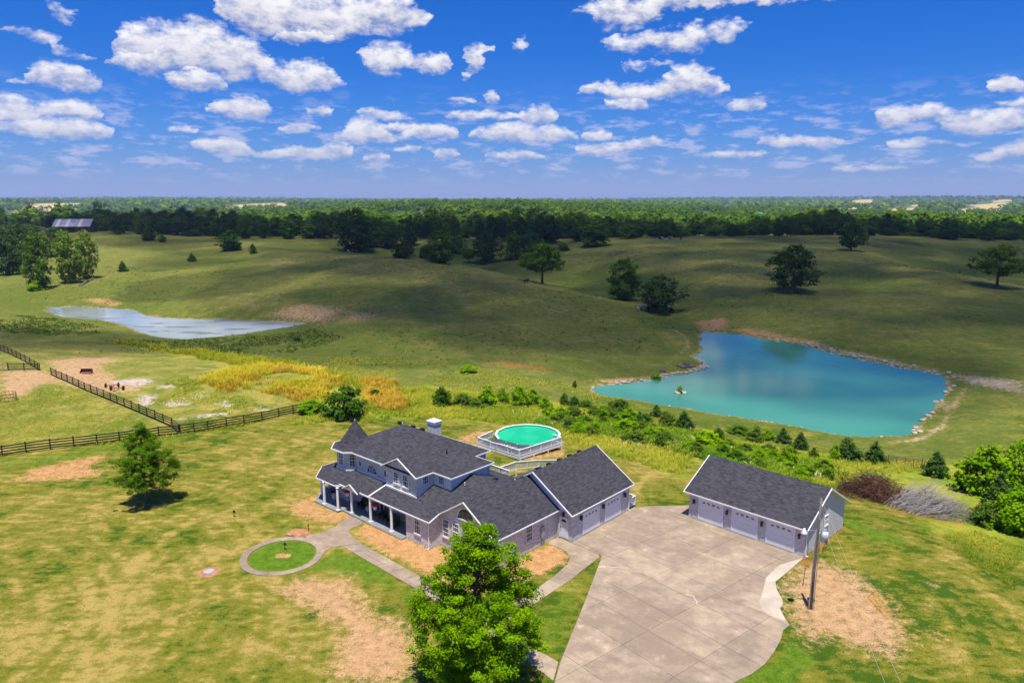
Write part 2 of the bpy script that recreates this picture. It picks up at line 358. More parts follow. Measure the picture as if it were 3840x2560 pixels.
M = dict(
    brick=brick_mat(), shingle=shingle_mat(), siding=siding_mat(), glass=glass_mat(), concrete=concrete_mat(),
    white=plain('white_trim', (.78, .78, .80), .45, .05), door=plain('white_door_paint', (.74, .75, .79), .4, .04),
    porch=plain('grey_porch_concrete', (.20, .215, .225), .7, .12, 1.5), black=plain('black_metal', (.012, .012, .013), .4, .2),
    wicker=plain('dark_wicker', (.022, .018, .016), .7, .4, 30), deck=plain('grey_deck_boards', (.055, .06, .075), .7, .2, 4),
    fence=plain('black_stained_wood', (.022, .019, .018), .75, .45, 3, bump=.3), wood=plain('grey_weathered_wood', (.17, .145, .12), .85, .35, 5, bump=.4),
    bark=plain('grey_brown_bark', (.10, .08, .062), .9, .4, 6, bump=.6), steel=plain('galvanised_steel', (.42, .43, .45), .4, .1, 4, metal=.6),
    rust=plain('rusty_steel', (.14, .06, .035), .8, .45, 5, bump=.3), pink=plain('faded_red_gate', (.36, .15, .11), .6, .3, 4),
    stone=plain('pale_limestone', (.42, .36, .29), .9, .3, 3, bump=.5), rubber=plain('worn_tyre_rubber', (.025, .023, .022), .85, .3, 8),
    trimgrey=plain('meter_box_grey', (.33, .34, .36), .5, .06), pot=plain('white_pot', (.75, .74, .72), .4, .05),
    mat=plain('brown_doormat', (.12, .06, .04), .95, .3, 20), poolwall=plain('pool_wall_white', (.76, .78, .80), .4, .04),
    barnwood=plain('barn_boards', (.075, .06, .052), .9, .4, .8, bump=.3), tin=plain('barn_tin_roof', (.20, .19, .26), .45, .3, .35, metal=.25),
    tinpale=plain('pale_roof_sheet', (.36, .34, .40), .45, .15, .5, metal=.2), farwhite=plain('far_white_siding', (.62, .62, .62), .6, .06),
    farroof=plain('far_grey_roof', (.30, .29, .29), .7, .15), teal=plain('teal_metal_roof', (.06, .30, .26), .5, .1),
    cowdark=plain('black_hide', (.014, .012, .011), .8, .4, 3), cowpale=plain('pale_hide', (.42, .36, .30), .8, .25, 2),
    twigbrown=plain('dead_brown_twigs', (.085, .040, .030), .9, .5, 2), twiggrey=plain('dead_grey_branches', (.21, .19, .185), .9, .35, 2),
    logcut=plain('fresh_cut_wood', (.55, .30, .12), .8, .2, 8), orange=plain('orange_float', (.6, .16, .1), .5, .1), red=plain('red_paint', (.35, .03, .02), .5, .1),
    leaf_maple=leaf_mat('maple_leaf', (.030, .095, .002), (.25, .47, .004), .28), leaf_lawn=leaf_mat('lawn_tree_leaf', (.050, .125, .004), (.23, .40, .010)),
    leaf_oak=leaf_mat('oak_leaf', (.028, .070, .018), (.090, .165, .036)), leaf_mid=leaf_mat('field_tree_leaf', (.050, .115, .012), (.145, .25, .022)),
    leaf_light=leaf_mat('sunny_tree_leaf', (.085, .155, .015), (.24, .36, .035)), leaf_bright=leaf_mat('shrub_leaf', (.090, .220, .003), (.34, .55, .006)),  # sunny copy: sunlight on the twin trees put into their leaf colour
    leaf_dark=leaf_mat('dark_shrub_leaf', (.030, .085, .008), (.095, .205, .014)), leaf_cedar=leaf_mat('cedar_leaf', (.030, .075, .014), (.090, .170, .026), .15),
    leaf_olive=leaf_mat('olive_shrub_leaf', (.065, .130, .014), (.18, .28, .024)), leaf_wood=leaf_mat('far_wood_leaf', (.040, .105, .010), (.190, .300, .020)),
    flower_pink=leaf_mat('pink_petals', (.30, .045, .075), (.65, .13, .22), .2), flower_red=leaf_mat('dark_red_foliage', (.09, .016, .018), (.24, .04, .06), .2),
    grass_tall=leaf_mat('tall_grass_blade', (.20, .29, .018), (.50, .48, .06), .4), weed_yellow=leaf_mat('yellow_weed', (.30, .33, .014), (.66, .54, .045), .4),
    weed_orange=leaf_mat('dried_orange_weed', (.42, .27, .03), (.62, .46, .07), .4), weed_shaded=leaf_mat('shaded_bank_weed', (.045, .090, .012), (.11, .18, .022), .3),
    weed_pasture=leaf_mat('pasture_tuft', (.085, .125, .018), (.18, .20, .04), .3),
    daisy=leaf_mat('white_flower_heads', (.5, .5, .46), (.75, .75, .72), .1), grass_dry=leaf_mat('dry_grass_blade', (.38, .36, .05), (.70, .55, .14), .4),
)

# ------------------------------------------------------------------ terrain
HA = R(-42); HO = un(1607.3, 2056.5)[:2]                                   # house frame: a runs right along the front, b runs back
UA = np.array([math.cos(HA), math.sin(HA)]); WA = np.array([-math.sin(HA), math.cos(HA)])
def hw(a, b, z=0.0): p = HO + a * UA + b * WA; return (float(p[0]), float(p[1]), float(z))
DA = R(-45.5); DO = un(2500 + 1615 / 3.136, 1680 + 1275 / 3.136)[:2]       # detached garage frame
POND_Z, POND2_Z = -7.0, -5.0
crop = lambda L, ox, oy, k: [(ox + x / k, oy + y / k) for x, y in L]
def wpoly(L, z): return np.array([un(x, y, z)[:2] for x, y in L])
POND = wpoly(crop([(165,82),(300,88),(450,105),(560,130),(700,142),(830,168),(1000,215),(1180,255),(1400,300),(1600,340),(1770,365),(1810,395),(1850,450),(1800,530),(1720,620),(1640,710),(1580,775),(1480,795),(1250,797),(1100,785),(900,750),(700,712),(500,680),(250,645),(0,600)], 2550, 1200, 1.8233)
   + crop([(2100,710),(1800,665),(1550,625),(1400,600),(1340,575),(1325,550),(1360,530),(1500,512),(1700,495),(1850,465),(1950,440),(2080,425),(2200,395),(2240,370),(2215,345),(2170,310),(2130,295),(2200,265),(2220,230),(2190,200),(2205,160),(2180,125)], 1600, 1200, 2.138), POND_Z)
POND2 = wpoly(crop([(305,850),(350,832),(520,825),(700,835),(820,845),(930,855),(1000,890),(1130,905),(1300,912),(1550,912),(1800,925),(2000,932),(2110,942),(2000,965),(1800,995),(1640,1020),(1450,1040),(1280,1052),(1150,1045),(1020,1020),(950,1000),(900,975),(830,945),(700,920),(560,910),(450,900),(380,880)], 0, 700, 1.8375), POND2_Z)
def sdist(X, Y, P):
    """signed distance to polygon P (negative inside)"""
    X = np.asarray(X, float); Y = np.asarray(Y, float); d2 = np.full(X.shape, 1e18); ins = np.zeros(X.shape, bool)
    n = len(P)
    for i in range(n):
        ax, ay = P[i]; bx, by = P[(i + 1) % n]; ex, ey = bx - ax, by - ay
        t = np.clip(((X - ax) * ex + (Y - ay) * ey) / (ex * ex + ey * ey + 1e-12), 0, 1)
        d2 = np.minimum(d2, (X - ax - t * ex) ** 2 + (Y - ay - t * ey) ** 2)
        c = ((ay > Y) != (by > Y)); xi = ax + (Y - ay) / ((by - ay) if by != ay else 1e-12) * ex
        ins ^= c & (X < xi)
    return np.where(ins, -1, 1) * np.sqrt(d2)
def sm(x, lo, hi): t = np.clip((x - lo) / (hi - lo), 0, 1); return t * t * (3 - 2 * t)
def vnoise(X, Y, s, seed=0, octv=3):
    out = 0; amp = 1; tot = 0
    for o in range(octv):
        x, y = np.asarray(X) / s, np.asarray(Y) / s; xi, yi = np.floor(x), np.floor(y); fx, fy = x - xi, y - yi
        def h(i, j): v = np.sin(i * 127.1 + j * 311.7 + (seed + o) * 74.7) * 43758.5453; return v - np.floor(v)
        fx, fy = fx * fx * (3 - 2 * fx), fy * fy * (3 - 2 * fy)
        out = out + amp * ((h(xi, yi) * (1 - fx) + h(xi + 1, yi) * fx) * (1 - fy) + (h(xi, yi + 1) * (1 - fx) + h(xi + 1, yi + 1) * fx) * fy); tot += amp; amp *= .5; s = s / 2.1
    return out / tot
CTRL = []
def cz(x, y, z): CTRL.append(tuple(un(x, y, z)))
def cy(x, Y, z): u = (x - 1920) / F_PX; CTRL.append((u * (Y * _c + (CAM_H - z) * _s), Y, z))
for q in [(-400,1900,0),(100,1900,0),(100,2500,0),(900,1800,0),(1250,1620,0),(1900,2000,0),(2400,2300,0),(2900,2400,0),(3500,2500,-.2),(1600,2500,0),(4200,2500,-.5),(600,1650,0),
          (1740,1650,.1),(1950,1720,0),(2150,1700,-.4),(2050,1590,-1.0),(2400,1780,-.4),(2600,1650,-2.8),(3100,1770,-1.4),(3300,1840,-1.3),(3500,1960,-1.0),(3700,1960,-1.6),(3840,2100,-1.2),(4300,2000,-1.5),
          (100,1450,0),(500,1550,0),(60,1350,.2),(-400,1450,.5),(700,1440,-.2),(1000,1400,-.8),(1400,1480,-.9),(1650,1480,-2.4),(1600,1390,-3.8),(1900,1500,-3.2),(2100,1500,-4.6),(2000,1420,-5.2),(2250,1560,-4.2),
          (2450,1560,-5.5),(2800,1640,-5.8),(3200,1700,-5.4),(3500,1720,-4.6),(3800,1720,-3.8),(3700,1550,-5.6),(3840,1450,-5.0),(4300,1500,-3.5),
          (200,1300,-1.6),(50,1230,-2.5),(500,1310,-3.0),(900,1310,-4.6),(1200,1320,-4.6),(1200,1260,-4.6),(-400,1200,-2.5),
          (1500,1290,-4.2),(1300,1200,-2.2),(1300,1100,-.4),(1650,1150,-1.8),(2000,1250,-4.4),(2350,1300,-6.2),(2480,1240,-6.2),(900,1120,-1.8),(600,1100,-3.0),(300,1110,-4.3),(100,1140,-4.4),(350,1150,-4.6),(-300,1080,-3.5),
          (700,1010,-.6),(450,1020,-1.8),(200,1060,-3.0),(60,1020,-3.0),(900,960,1.0),(600,930,2.2),
          (3000,1270,-6.2),(3300,1310,-6.2),(3650,1360,-5.8),(3000,1150,-3.6),(3000,1020,-.4),(2700,1120,-3.6),(2700,1000,.6),(3300,1180,-3.6),(3700,1230,-4.4),(4200,1250,-3),(3350,1050,-1.0),(2850,950,2.2),(2500,1000,-1.6),(2500,1100,-5.0)]: cz(*q)
for q in [(1300,362,3.0),(1000,400,3.6),(1500,352,2.2),(1700,332,.8),(1900,302,-.9),(2100,276,-2.6),(2300,250,-4.3),(2500,228,-6.0),      # crest of the middle hill
          (1500,415,-5.0),(1700,392,-8.5),(1900,360,-10.),(2100,330,-10.5),(2300,292,-9.5),(1300,430,-1.5),(1100,440,1.5),                               # creek valley behind it
          (1700,450,-4.6),(2000,410,-6.0),(1900,470,-1.5),(2200,380,-4.2),(2300,430,1.2),
          (2400,478,4.4),(2700,470,5.2),(2900,480,5.6),(3100,485,5.8),(3300,490,5.2),(3500,470,3.6),(3840,440,1.6),(2200,490,3.0),(1900,500,1.8),(1600,500,2.2),   # far crest
          (3213,360,3.0),(3500,302,1.0),(3700,272,-.4),(3900,245,-1.8),(3450,375,-2.6),(3650,345,-5.5),(3850,315,-7.0),(4300,330,-3),
          (100,520,7.0),(290,500,8.6),(290,600,7.0),(500,510,8.0),(800,500,4.6),(1000,490,4.4),(1250,490,4.0),(-400,500,3),(-400,350,0),
          (100,700,-2),(600,680,-5),(1200,680,-5),(1900,680,-5),(2600,680,-5),(3200,680,-4),(3840,660,-5),(4500,600,-4),(-800,700,0)]: cy(*q)
for x in (-900, 0, 700, 1400, 1920, 2500, 3200, 3840, 4700):
    mid_ = math.exp(-((x - 1850) / 750.) ** 2)
    for Y, z0, z1 in ((1000, -13, 3), (1500, -14, 9), (2200, -14, 6), (3500, -6, -4)): cy(x, Y, z0 + (z1 - z0) * mid_)
for x in (-30, -8, 12, 32):
    for Y in (-20, 5, 25): CTRL.append((x, Y, 0.0))
CTRL = np.array(CTRL)
def warp(X, Y): Yc = np.maximum(Y, -10) + 34; return np.stack([np.asarray(X) / Yc * 1.5, np.log(Yc / 34)], -1)
_cp = warp(CTRL[:, 0], CTRL[:, 1])
def _ker(d2): return np.where(d2 > 1e-12, d2 * np.log(np.maximum(d2, 1e-12)), 0)
_n = len(CTRL); _K = _ker(((_cp[:, None] - _cp[None]) ** 2).sum(-1)) + np.eye(_n) * 6e-4
_P = np.c_[np.ones(_n), _cp]; _A = np.block([[_K, _P], [_P.T, np.zeros((3, 3))]])
_w = np.linalg.solve(_A, np.r_[CTRL[:, 2], 0, 0, 0])
FLAT = np.array([hw(a, b)[:2] for a, b in [(-19,-4),(-19,11),(-3,19),(9,20),(12,24),(18,30),(27,29),(34,22),(31,-22),(10,-22),(-13,-13)]])
def height(X, Y):
    X = np.asarray(X, float); Y = np.asarray(Y, float); sh = X.shape; x, y = X.ravel(), Y.ravel(); z = np.empty(len(x))
    for i in range(0, len(x), 20000):
        p = warp(x[i:i + 20000], np.clip(y[i:i + 20000], -20, 3500)); d2 = ((p[:, None] - _cp[None]) ** 2).sum(-1)
        z[i:i + 20000] = _ker(d2) @ _w[:_n] + _w[_n] + p @ _w[_n + 1:]
    far = sm(y, 2200, 3600); r = np.hypot(x, y)
    hills = 9 * np.sin(y / 900 + 1.3) * np.sin(x / 2300 + .6) + 5 * np.sin(x / 1100 + y / 1500) + (vnoise(x, y, 1500, 5) - .5) * 22 + np.clip((y - 3500) / 4000, 0, 1) * 12 + np.clip((x - 1000) / 2500, 0, 1) * 18 + np.clip((-x - 1000) / 3000, 0, 1) * 8 - 5 + (vnoise(x, y, 420, 55) - .5) * 12
    z = z * (1 - far) + hills * far
    z = np.clip(z, -17, 30)
    z += (vnoise(x, y, 170, 57) - .5) * 9 * sm(y, 640, 900) * (1 - far) + (vnoise(x, y, 26, 3) - .5) * .9 * sm(y, 110, 240) + (vnoise(x, y, 9, 8) - .5) * .25 * sm(y, 80, 130)
    wf = 1 - sm(sdist(x, y, FLAT), 0, 12); z = z * (1 - wf)
    for PP, zp, wid in ((POND, POND_Z, 9.0), (POND2, POND2_Z, 12.0)):
        near = (x > PP[:, 0].min() - 20) & (x < PP[:, 0].max() + 20) & (y > PP[:, 1].min() - 20) & (y < PP[:, 1].max() + 20)
        if near.any():
            xs, ys = x[near], y[near]; d = sdist(xs, ys, PP) + (vnoise(xs, ys, 2.6, 11) - .5) * 1.6
            tgt = np.where(d < 0, zp - np.minimum(-d * .25, 2.0), zp + .10 + d * .10); k = sm(d, 0.5, wid)
            z[near] = tgt * (1 - k) + z[near] * k
    return z.reshape(sh)
def hz(x, y): return float(height(np.array([x]), np.array([y]))[0])
def hit(px, py):
    """first point of the terrain along a viewing ray"""
    d = ray(px, py); Ys = np.concatenate([np.arange(36, 260, 1.0), np.arange(260, 760, 2.0), np.arange(760, 4000, 12.0)]); t = Ys / d[1]
    zz = CAM_H + d[2] * t; hh = height(d[0] * t, Ys); below = np.where(zz < hh)[0]
    if not len(below): return None
    i = below[0]
    if i == 0: return np.array([d[0] * t[0], Ys[0], hh[0]])
    a = (zz[i - 1] - hh[i - 1]) / ((zz[i - 1] - hh[i - 1]) + (hh[i] - zz[i]) + 1e-9); Y = Ys[i - 1] + a * (Ys[i] - Ys[i - 1]); tt = Y / d[1]
    return np.array([d[0] * tt, Y, hz(d[0] * tt, Y)])
def gpoly(L): return np.array([hit(*p)[:2] for p in L])

def graded(core0, core1, step, lo, hi, g=1.045, mid=None):
    a = list(np.arange(core0, core1 + 1e-6, step)); s = step
    while a[-1] < hi:
        s = min(s * g, 260) if not mid or a[-1] > mid[0] else mid[1]
        a.append(a[-1] + s)
    s = step; b = []
    p = core0
    while p > lo: s = min(s * g, 260); p -= s; b.append(p)
    return np.array(b[::-1] + a)
def axis(parts):
    a = [parts[0][0]]
    for lo, hi, st in parts: a += list(np.arange(lo + st, hi + 1e-6, st))
    return a
half = axis([(0, 48, .55), (48, 120, 1.0)]); s_ = 1.0
while half[-1] < 13500: s_ = min(s_ * 1.05, 320); half.append(half[-1] + s_)
GX = np.array([-v for v in half[:0:-1]] + half)
gy = axis([(30, 100, .55), (100, 225, 1.0)]); s_ = 1.0
while gy[-1] < 13800: s_ = min(s_ * 1.035, 300); gy.append(gy[-1] + s_)
GY = np.array([-150, -110, -80, -55, -38, -24, -12, -2, 6, 13, 19, 24, 27.5] + gy)
XX, YY = np.meshgrid(GX, GY); ZZ = height(XX, YY)
xf, yf, zf = XX.ravel(), YY.ravel(), ZZ.ravel()
# --- what grows or lies where (attributes read by the ground material)
wob = (vnoise(xf, yf, 3.0, 21) - .5) * 2.2 + (vnoise(xf, yf, .9, 22, 2) - .5) * 0.9
def area(P, soft=1.0, wobble=1.0):
    m = np.zeros(len(xf)); pad = soft + 3
    near = (xf > P[:, 0].min() - pad) & (xf < P[:, 0].max() + pad) & (yf > P[:, 1].min() - pad) & (yf < P[:, 1].max() + pad)
    if near.any(): m[near] = 1 - sm(sdist(xf[near], yf[near], P) + wob[near] * wobble, -soft, soft)
    return m
hl = lambda L: np.array([hw(a, b)[:2] for a, b in L])
dirt = np.zeros(len(xf)); hue = np.zeros(len(xf)); lush = np.zeros(len(xf)); dry_relief = np.zeros(len(xf))
def put_dirt(P, h, soft=.7, k=1.0, wobble=.6):
    global dirt, hue
    m = area(P, soft * 2.2 + .3, wobble) * k; hue = np.where(m > .02, h, hue); dirt = np.maximum(dirt, m)
k5 = lambda L: gpoly(crop(L, 800, 1850, 2.767)); k3 = lambda L: gpoly(crop(L, 800, 2000, 2.6133)); k6 = lambda L: gpoly(crop(L, 2700, 1850, 2.209))
k8 = lambda L: gpoly(crop(L, 0, 1250, 3.136)); k2 = lambda L: gpoly(crop(L, 0, 1600, 1.6333)); p4 = lambda L: gpoly(crop(L, 1720, 1550, 4.9))
k7 = lambda L: gpoly(crop(L, 3000, 1600, 2.8)); q1 = lambda L: gpoly(crop(L, 0, 700, 1.8375)); q3 = lambda L: gpoly(crop(L, 2560, 700, 1.8375)); q5 = lambda L: gpoly(crop(L, 1600, 1200, 2.138)); q6 = lambda L: gpoly(crop(L, 2550, 1200, 1.8233)); q4 = lambda L: gpoly(crop(L, 640, 1250, 2.219))
put_dirt(hl([(-8.2,-.9),(-7.9,-.2),(-3,.2),(.3,.2),(.5,1.3),(6.9,1.3),(6.95,9),(9.0,7.8),(10.2,6.7),(10.6,5.4),(10.2,3),(9.6,1),(9.5,-3),(3.3,-3.2),(-4.6,-2.9),(-7.2,-2.3)]), .0, .35, 1, .3)
put_dirt(k5([(780,110),(880,60),(1100,20),(1120,110),(1290,190),(1430,215),(1360,290),(1240,310),(1000,260),(850,230),(790,170)]), .15, .7)
put_dirt(k3([(580,560),(900,440),(1100,430),(1350,430),(1400,560),(1500,680),(1600,760),(1800,830),(1900,900),(1980,1060),(2010,1200),(1930,1330),(1900,1463),(1120,1463),(1120,1280),(1150,1120),(1230,960),(1000,830),(950,720),(800,640)]), .55, 1.0, .92)
put_dirt(k2([(100,320),(220,250),(400,220),(560,180),(660,165),(600,220),(540,250),(620,290),(480,310),(200,335)]), .0, .6)
put_dirt(k6([(700,540),(800,540),(1030,620),(1200,690),(1300,830),(1440,960),(1550,1120),(1560,1250),(1450,1380),(1100,1300),(900,1200),(700,1240),(580,1100),(520,900),(460,730),(560,650)]), .6, 1.0, .85)
put_dirt(k6([(690,520),(800,430),(1030,280),(1040,300),(830,450),(710,560)]), .3, .3)
put_dirt(p4([(0,430),(250,330),(560,320),(650,350),(350,420),(340,560),(0,520)]), .1, .5)
put_dirt(p4([(1130,850),(1500,830),(1890,760),(1930,560),(1880,500),(1860,700),(1400,790),(1100,800),(600,690),(340,590),(340,560),(700,650)]), .05, .35)
put_dirt(k8([(0,440),(480,430),(600,470),(640,400),(480,330),(900,280),(1300,280),(1450,330),(1200,360),(1230,440),(1450,540),(1780,560),(1600,690),(1100,700),(900,600),(700,530),(850,640),(700,580),(480,600),(250,770),(0,700)]), .62, .9, .85)
put_dirt(k8([(620,500),(850,600),(1100,760),(1500,960),(1700,1040),(1500,930),(1250,800),(900,640)]), .5, .4, .8)
for L in ([(1500,530),(1700,530),(1790,560),(1650,590),(1480,570)],[(1900,610),(2040,600),(2050,630),(1850,650)],[(1650,700),(1850,730),(1750,850),(1650,820)],[(1950,800),(2120,750),(2230,790),(2000,860)],[(2110,1000),(2200,990),(2210,1020),(2120,1030)]): put_dirt(k8(L), 1.0, .6)
for L in ([(140,490),(240,480),(310,510),(230,540),(160,520)],[(10,560),(120,530),(170,580),(60,600)],[(380,570),(460,560),(520,600),(420,610)],[(190,690),(400,655),(510,660),(380,690),(220,705)],[(690,610),(840,620),(820,640),(720,640)]): put_dirt(q4(L), 1.0, .5)
put_dirt(q3([(60,930),(280,900),(330,930),(300,985),(470,975),(720,1030),(900,1050),(1000,1102),(800,1080),(300,990),(130,1000)]), .35, 1.2, .8)
put_dirt(q6([(900,165),(1300,240),(1700,330),(1850,360),(2352,420),(2352,500),(2000,450),(1850,372),(1770,362),(1300,272),(950,195)]), .8, 1.5, .75)
put_dirt(q1([(560,770),(720,765),(880,800),(760,830),(620,800)]), .2, 1.5, .7); put_dirt(q1([(1800,890),(2100,800),(2352,830),(2352,900),(2200,960),(2100,930),(2000,925)]), .6, 2.5, .75)
put_dirt(gpoly(crop([(0,850),(150,860),(300,880),(150,930),(0,940)], 1280, 700, 1.8375)), .5, 2.5, .7)
put_dirt(q5([(370,340),(640,330),(860,360),(1080,400),(900,400),(600,370)]), .3, 1.5, .7); put_dirt(q5([(1330,480),(1500,465),(1700,455),(1850,440),(2080,405),(2220,350),(2245,380),(2080,430),(1850,470),(1500,505)]), .6, .8, .8)
put_dirt(q5([(1310,890),(1500,885),(1670,905),(1680,930),(1560,925),(1400,905)]), .1, .4); put_dirt(q6([(1440,838),(1640,800),(1780,720),(1830,600),(1950,460),(1960,480),(1850,620),(1800,740),(1660,815),(1450,845)]), .7, .6, .9)
put_dirt(q5([(2040,270),(2110,210),(2090,140),(2000,80),(1960,70),(2010,100),(2080,140),(2095,200),(2050,260)]), .7, .6, .8)
put_dirt(k7([(480,680),(700,770),(900,860),(1200,900),(1700,1020),(1680,1045),(1300,960),(950,890),(800,810),(560,740)]), .25, .8)
put_dirt(q4([(1500,560),(1900,560),(1950,600),(1600,640)]), .4, .6, .5)
for i in range(16):    # small worn spots in the lawn
    x, y = random.choice([(250, 1950), (200, 2350), (480, 2200), (700, 2050), (780, 2300), (900, 2450), (1150, 2500), (120, 2150), (3500, 2150), (3650, 2350), (3400, 2250), (600, 2480)]); c = hit(x + random.uniform(-140, 140), y + random.uniform(-60, 60))
    put_dirt(np.array([(c[0] + random.uniform(.4, 1.1) * math.cos(a), c[1] + random.uniform(.3, .8) * math.sin(a)) for a in np.arange(0, 6.2, .8)]), random.choice((.1, .6)), .5, .55)
ring_c = np.array(hw(-8.36, -9.25)[:2])
rr = np.hypot(xf - ring_c[0], yf - ring_c[1]); lush = np.maximum(lush, 1 - sm(rr, 2.7, 3.2)); spot = 1 - sm(np.hypot((xf - ring_c[0]) / 1.1, yf - ring_c[1]) + wob * .3, .45, .9)
dirt = np.maximum(dirt, spot * .95); hue = np.where(spot > .05, .2, hue)
def put_lush(P, soft=1.0, k=1.0):
    global lush
    lush = np.maximum(lush, area(P, soft) * k)
put_lush(k3([(900,380),(1100,180),(1250,120),(1700,340),(2080,620),(1960,700),(1700,560),(1400,420),(1150,400)]), .8, .9); put_lush(hl([(12.0,8.6),(14.6,3.0),(18.2,-4.6),(14.4,-4.7),(12.8,-3),(12.8,4.3)]), .8, .55)
put_lush(k6([(580,1000),(650,1080),(560,1160),(700,1260),(740,1450),(600,1568),(200,1568),(400,1420),(520,1240)]), .7, .9); put_lush(k6([(1030,180),(1100,200),(1580,400),(1500,440),(1250,380),(1020,260)]), .8, .85)
put_lush(k2([(0,190),(400,150),(760,90),(1100,50),(1200,40),(1100,90),(760,150),(400,210),(0,270)]), 1.2, .6); put_lush(k5([(1420,380),(1550,330),(1440,370),(1500,490),(1760,630),(1740,640),(1480,510),(1420,440)]), .3, .9)
put_lush(q6([(1330,800),(1480,790),(1590,780),(1720,640),(1810,500),(1880,460),(1830,560),(1740,680),(1620,800),(1400,812)]), 1.0); put_lush(q5([(720,480),(1000,460),(1250,520),(1330,500),(1320,590),(1200,560),(1000,500)]), 1.5)
put_lush(q1([(260,840),(420,800),(600,815),(830,835),(960,850),(1050,890),(1250,905),(1100,905),(930,862),(600,828),(330,850),(300,870)]), 1.8)
meadow = np.maximum(area(gpoly([(420,1283),(760,1308),(1250,1395),(1560,1475),(1520,1545),(1250,1525),(900,1480),(780,1440),(900,1390),(640,1330)]), 2.0) * .9, area(gpoly([(1080,1600),(1300,1575),(1560,1568),(1750,1580),(1930,1592),(2080,1640),(2230,1690),(2400,1730),(2560,1790),(2640,1700),(2900,1780),(3120,1850),(3230,1830),(3300,1800),(3500,1990),(3840,2090),(3840,1700),(3500,1745),(3000,1690),(2500,1600),(2200,1520),(1900,1490),(1600,1440),(1300,1500)]), 2.0))
past = sm(yf, 108, 122) * (1 - sm(yf, 640, 760)); past = np.maximum(past, area(gpoly([(2240,1580),(2700,1680),(3300,1790),(3840,1760),(3840,1400),(3000,1650)]), 3.0))
pad = area(gpoly([(0,1700),(400,1640),(700,1580),(1080,1530),(1100,1400),(700,1330),(0,1300)]), 2.0)
forest = sm(yf, 560, 640) * (1 - sm(yf, 2400, 3200) * .4)
field = np.zeros(len(xf))
FAR_FIELDS = [[(800,788),(900,770),(1050,764),(1110,768),(960,786)], [(3300,790),(3360,772),(3470,766),(3500,771),(3400,790)], [(3120,778),(3200,762),(3300,760),(3240,776)], [(3560,790),(3660,766),(3800,762),(3780,782)], [(60,786),(140,770),(330,766),(300,780)], [(2640,786),(2720,768),(2800,766),(2760,784)]]
for L, v in (([(-100,838),(-100,800),(150,797),(190,806),(60,832)], 1.0), ([(2585,812),(2660,806),(2700,806),(2690,830),(2600,830)], .5), *((L_, .42) for L_ in FAR_FIELDS)):
    Pf = np.array([un(x, y, 0.0 if y > 790 else -2.)[:2] for x, y in L]); m_ = area(Pf, 12, 1); field = np.maximum(field, m_ * v); forest *= (1 - m_)
dry_relief = vnoise(xf, yf, 16, 31) * .6 + vnoise(xf, yf, 45, 33) * .4
def bil(x, y):
    i = np.clip(np.searchsorted(GX, x) - 1, 0, len(GX) - 2); j = np.clip(np.searchsorted(GY, y) - 1, 0, len(GY) - 2); u = np.clip((x - GX[i]) / (GX[i + 1] - GX[i]), 0, 1); v = np.clip((y - GY[j]) / (GY[j + 1] - GY[j]), 0, 1)
    return (ZZ[j, i] * (1 - u) + ZZ[j, i + 1] * u) * (1 - v) + (ZZ[j + 1, i] * (1 - u) + ZZ[j + 1, i + 1] * u) * v
rel = zf - sum(bil(xf + a, yf + b) for a, b in ((48, 0), (-48, 0), (0, 48), (0, -48))) / 4      # relief shading put into the grass colour: crests lighter, hollows darker
dry_relief = dry_relief + np.clip(rel, -1.5, 1.5) * .22 * past
for PP in (POND, POND2):
    near = (xf > PP[:, 0].min() - 9) & (xf < PP[:, 0].max() + 9) & (yf > PP[:, 1].min() - 9) & (yf < PP[:, 1].max() + 9); dd = sdist(xf[near], yf[near], PP) + wob[near] * .9
    mk = (1 - sm(dd, .2, 1.8)) * .52; hue[near] = np.where((mk > dirt[near]) & (mk > .05), .68, hue[near]); dirt[near] = np.maximum(dirt[near], mk)
def track(L, w, k):
    global dry_relief
    P = [hit(*p)[:2] for p in L]
    for a, b in zip(P[:-1], P[1:]):
        e = b - a; t = np.clip(((xf - a[0]) * e[0] + (yf - a[1]) * e[1]) / (e @ e), 0, 1); d = np.hypot(xf - a[0] - t * e[0], yf - a[1] - t * e[1]); dry_relief = np.maximum(dry_relief, (dry_relief + k) * (1 - sm(d + wob * .2, w * .5, w * 1.5)))
track([(430,2540),(410,2350),(430,2200),(530,2090),(700,1960),(900,1900)], .6, .2); track([(330,2540),(300,2350),(330,2200),(430,2080)], .5, .18); track([(560,2540),(520,2330),(560,2150),(640,2060)], .4, .16)
track([(3840,2330),(3700,2220),(3560,2080),(3420,2020)], 1.2, .2); track([(3840,2230),(3700,2120),(3560,2030)], .8, -.2); track([(2550,1760),(2450,1770),(2380,1830),(2400,1900)], .5, .25); track([(3620,2540),(3560,2330),(3440,2200)], .6, .15)
idx = np.arange(len(xf)).reshape(XX.shape)
quads = np.stack([idx[:-1, :-1], idx[:-1, 1:], idx[1:, 1:], idx[1:, :-1]], -1).reshape(-1, 4)
ground_me = np_mesh('ground', np.c_[xf, yf, zf], quads, True, dict(zoneA=np.c_[dirt, hue, lush], zoneB=np.c_[meadow, past, forest], zoneC=np.c_[dry_relief, field, pad]))
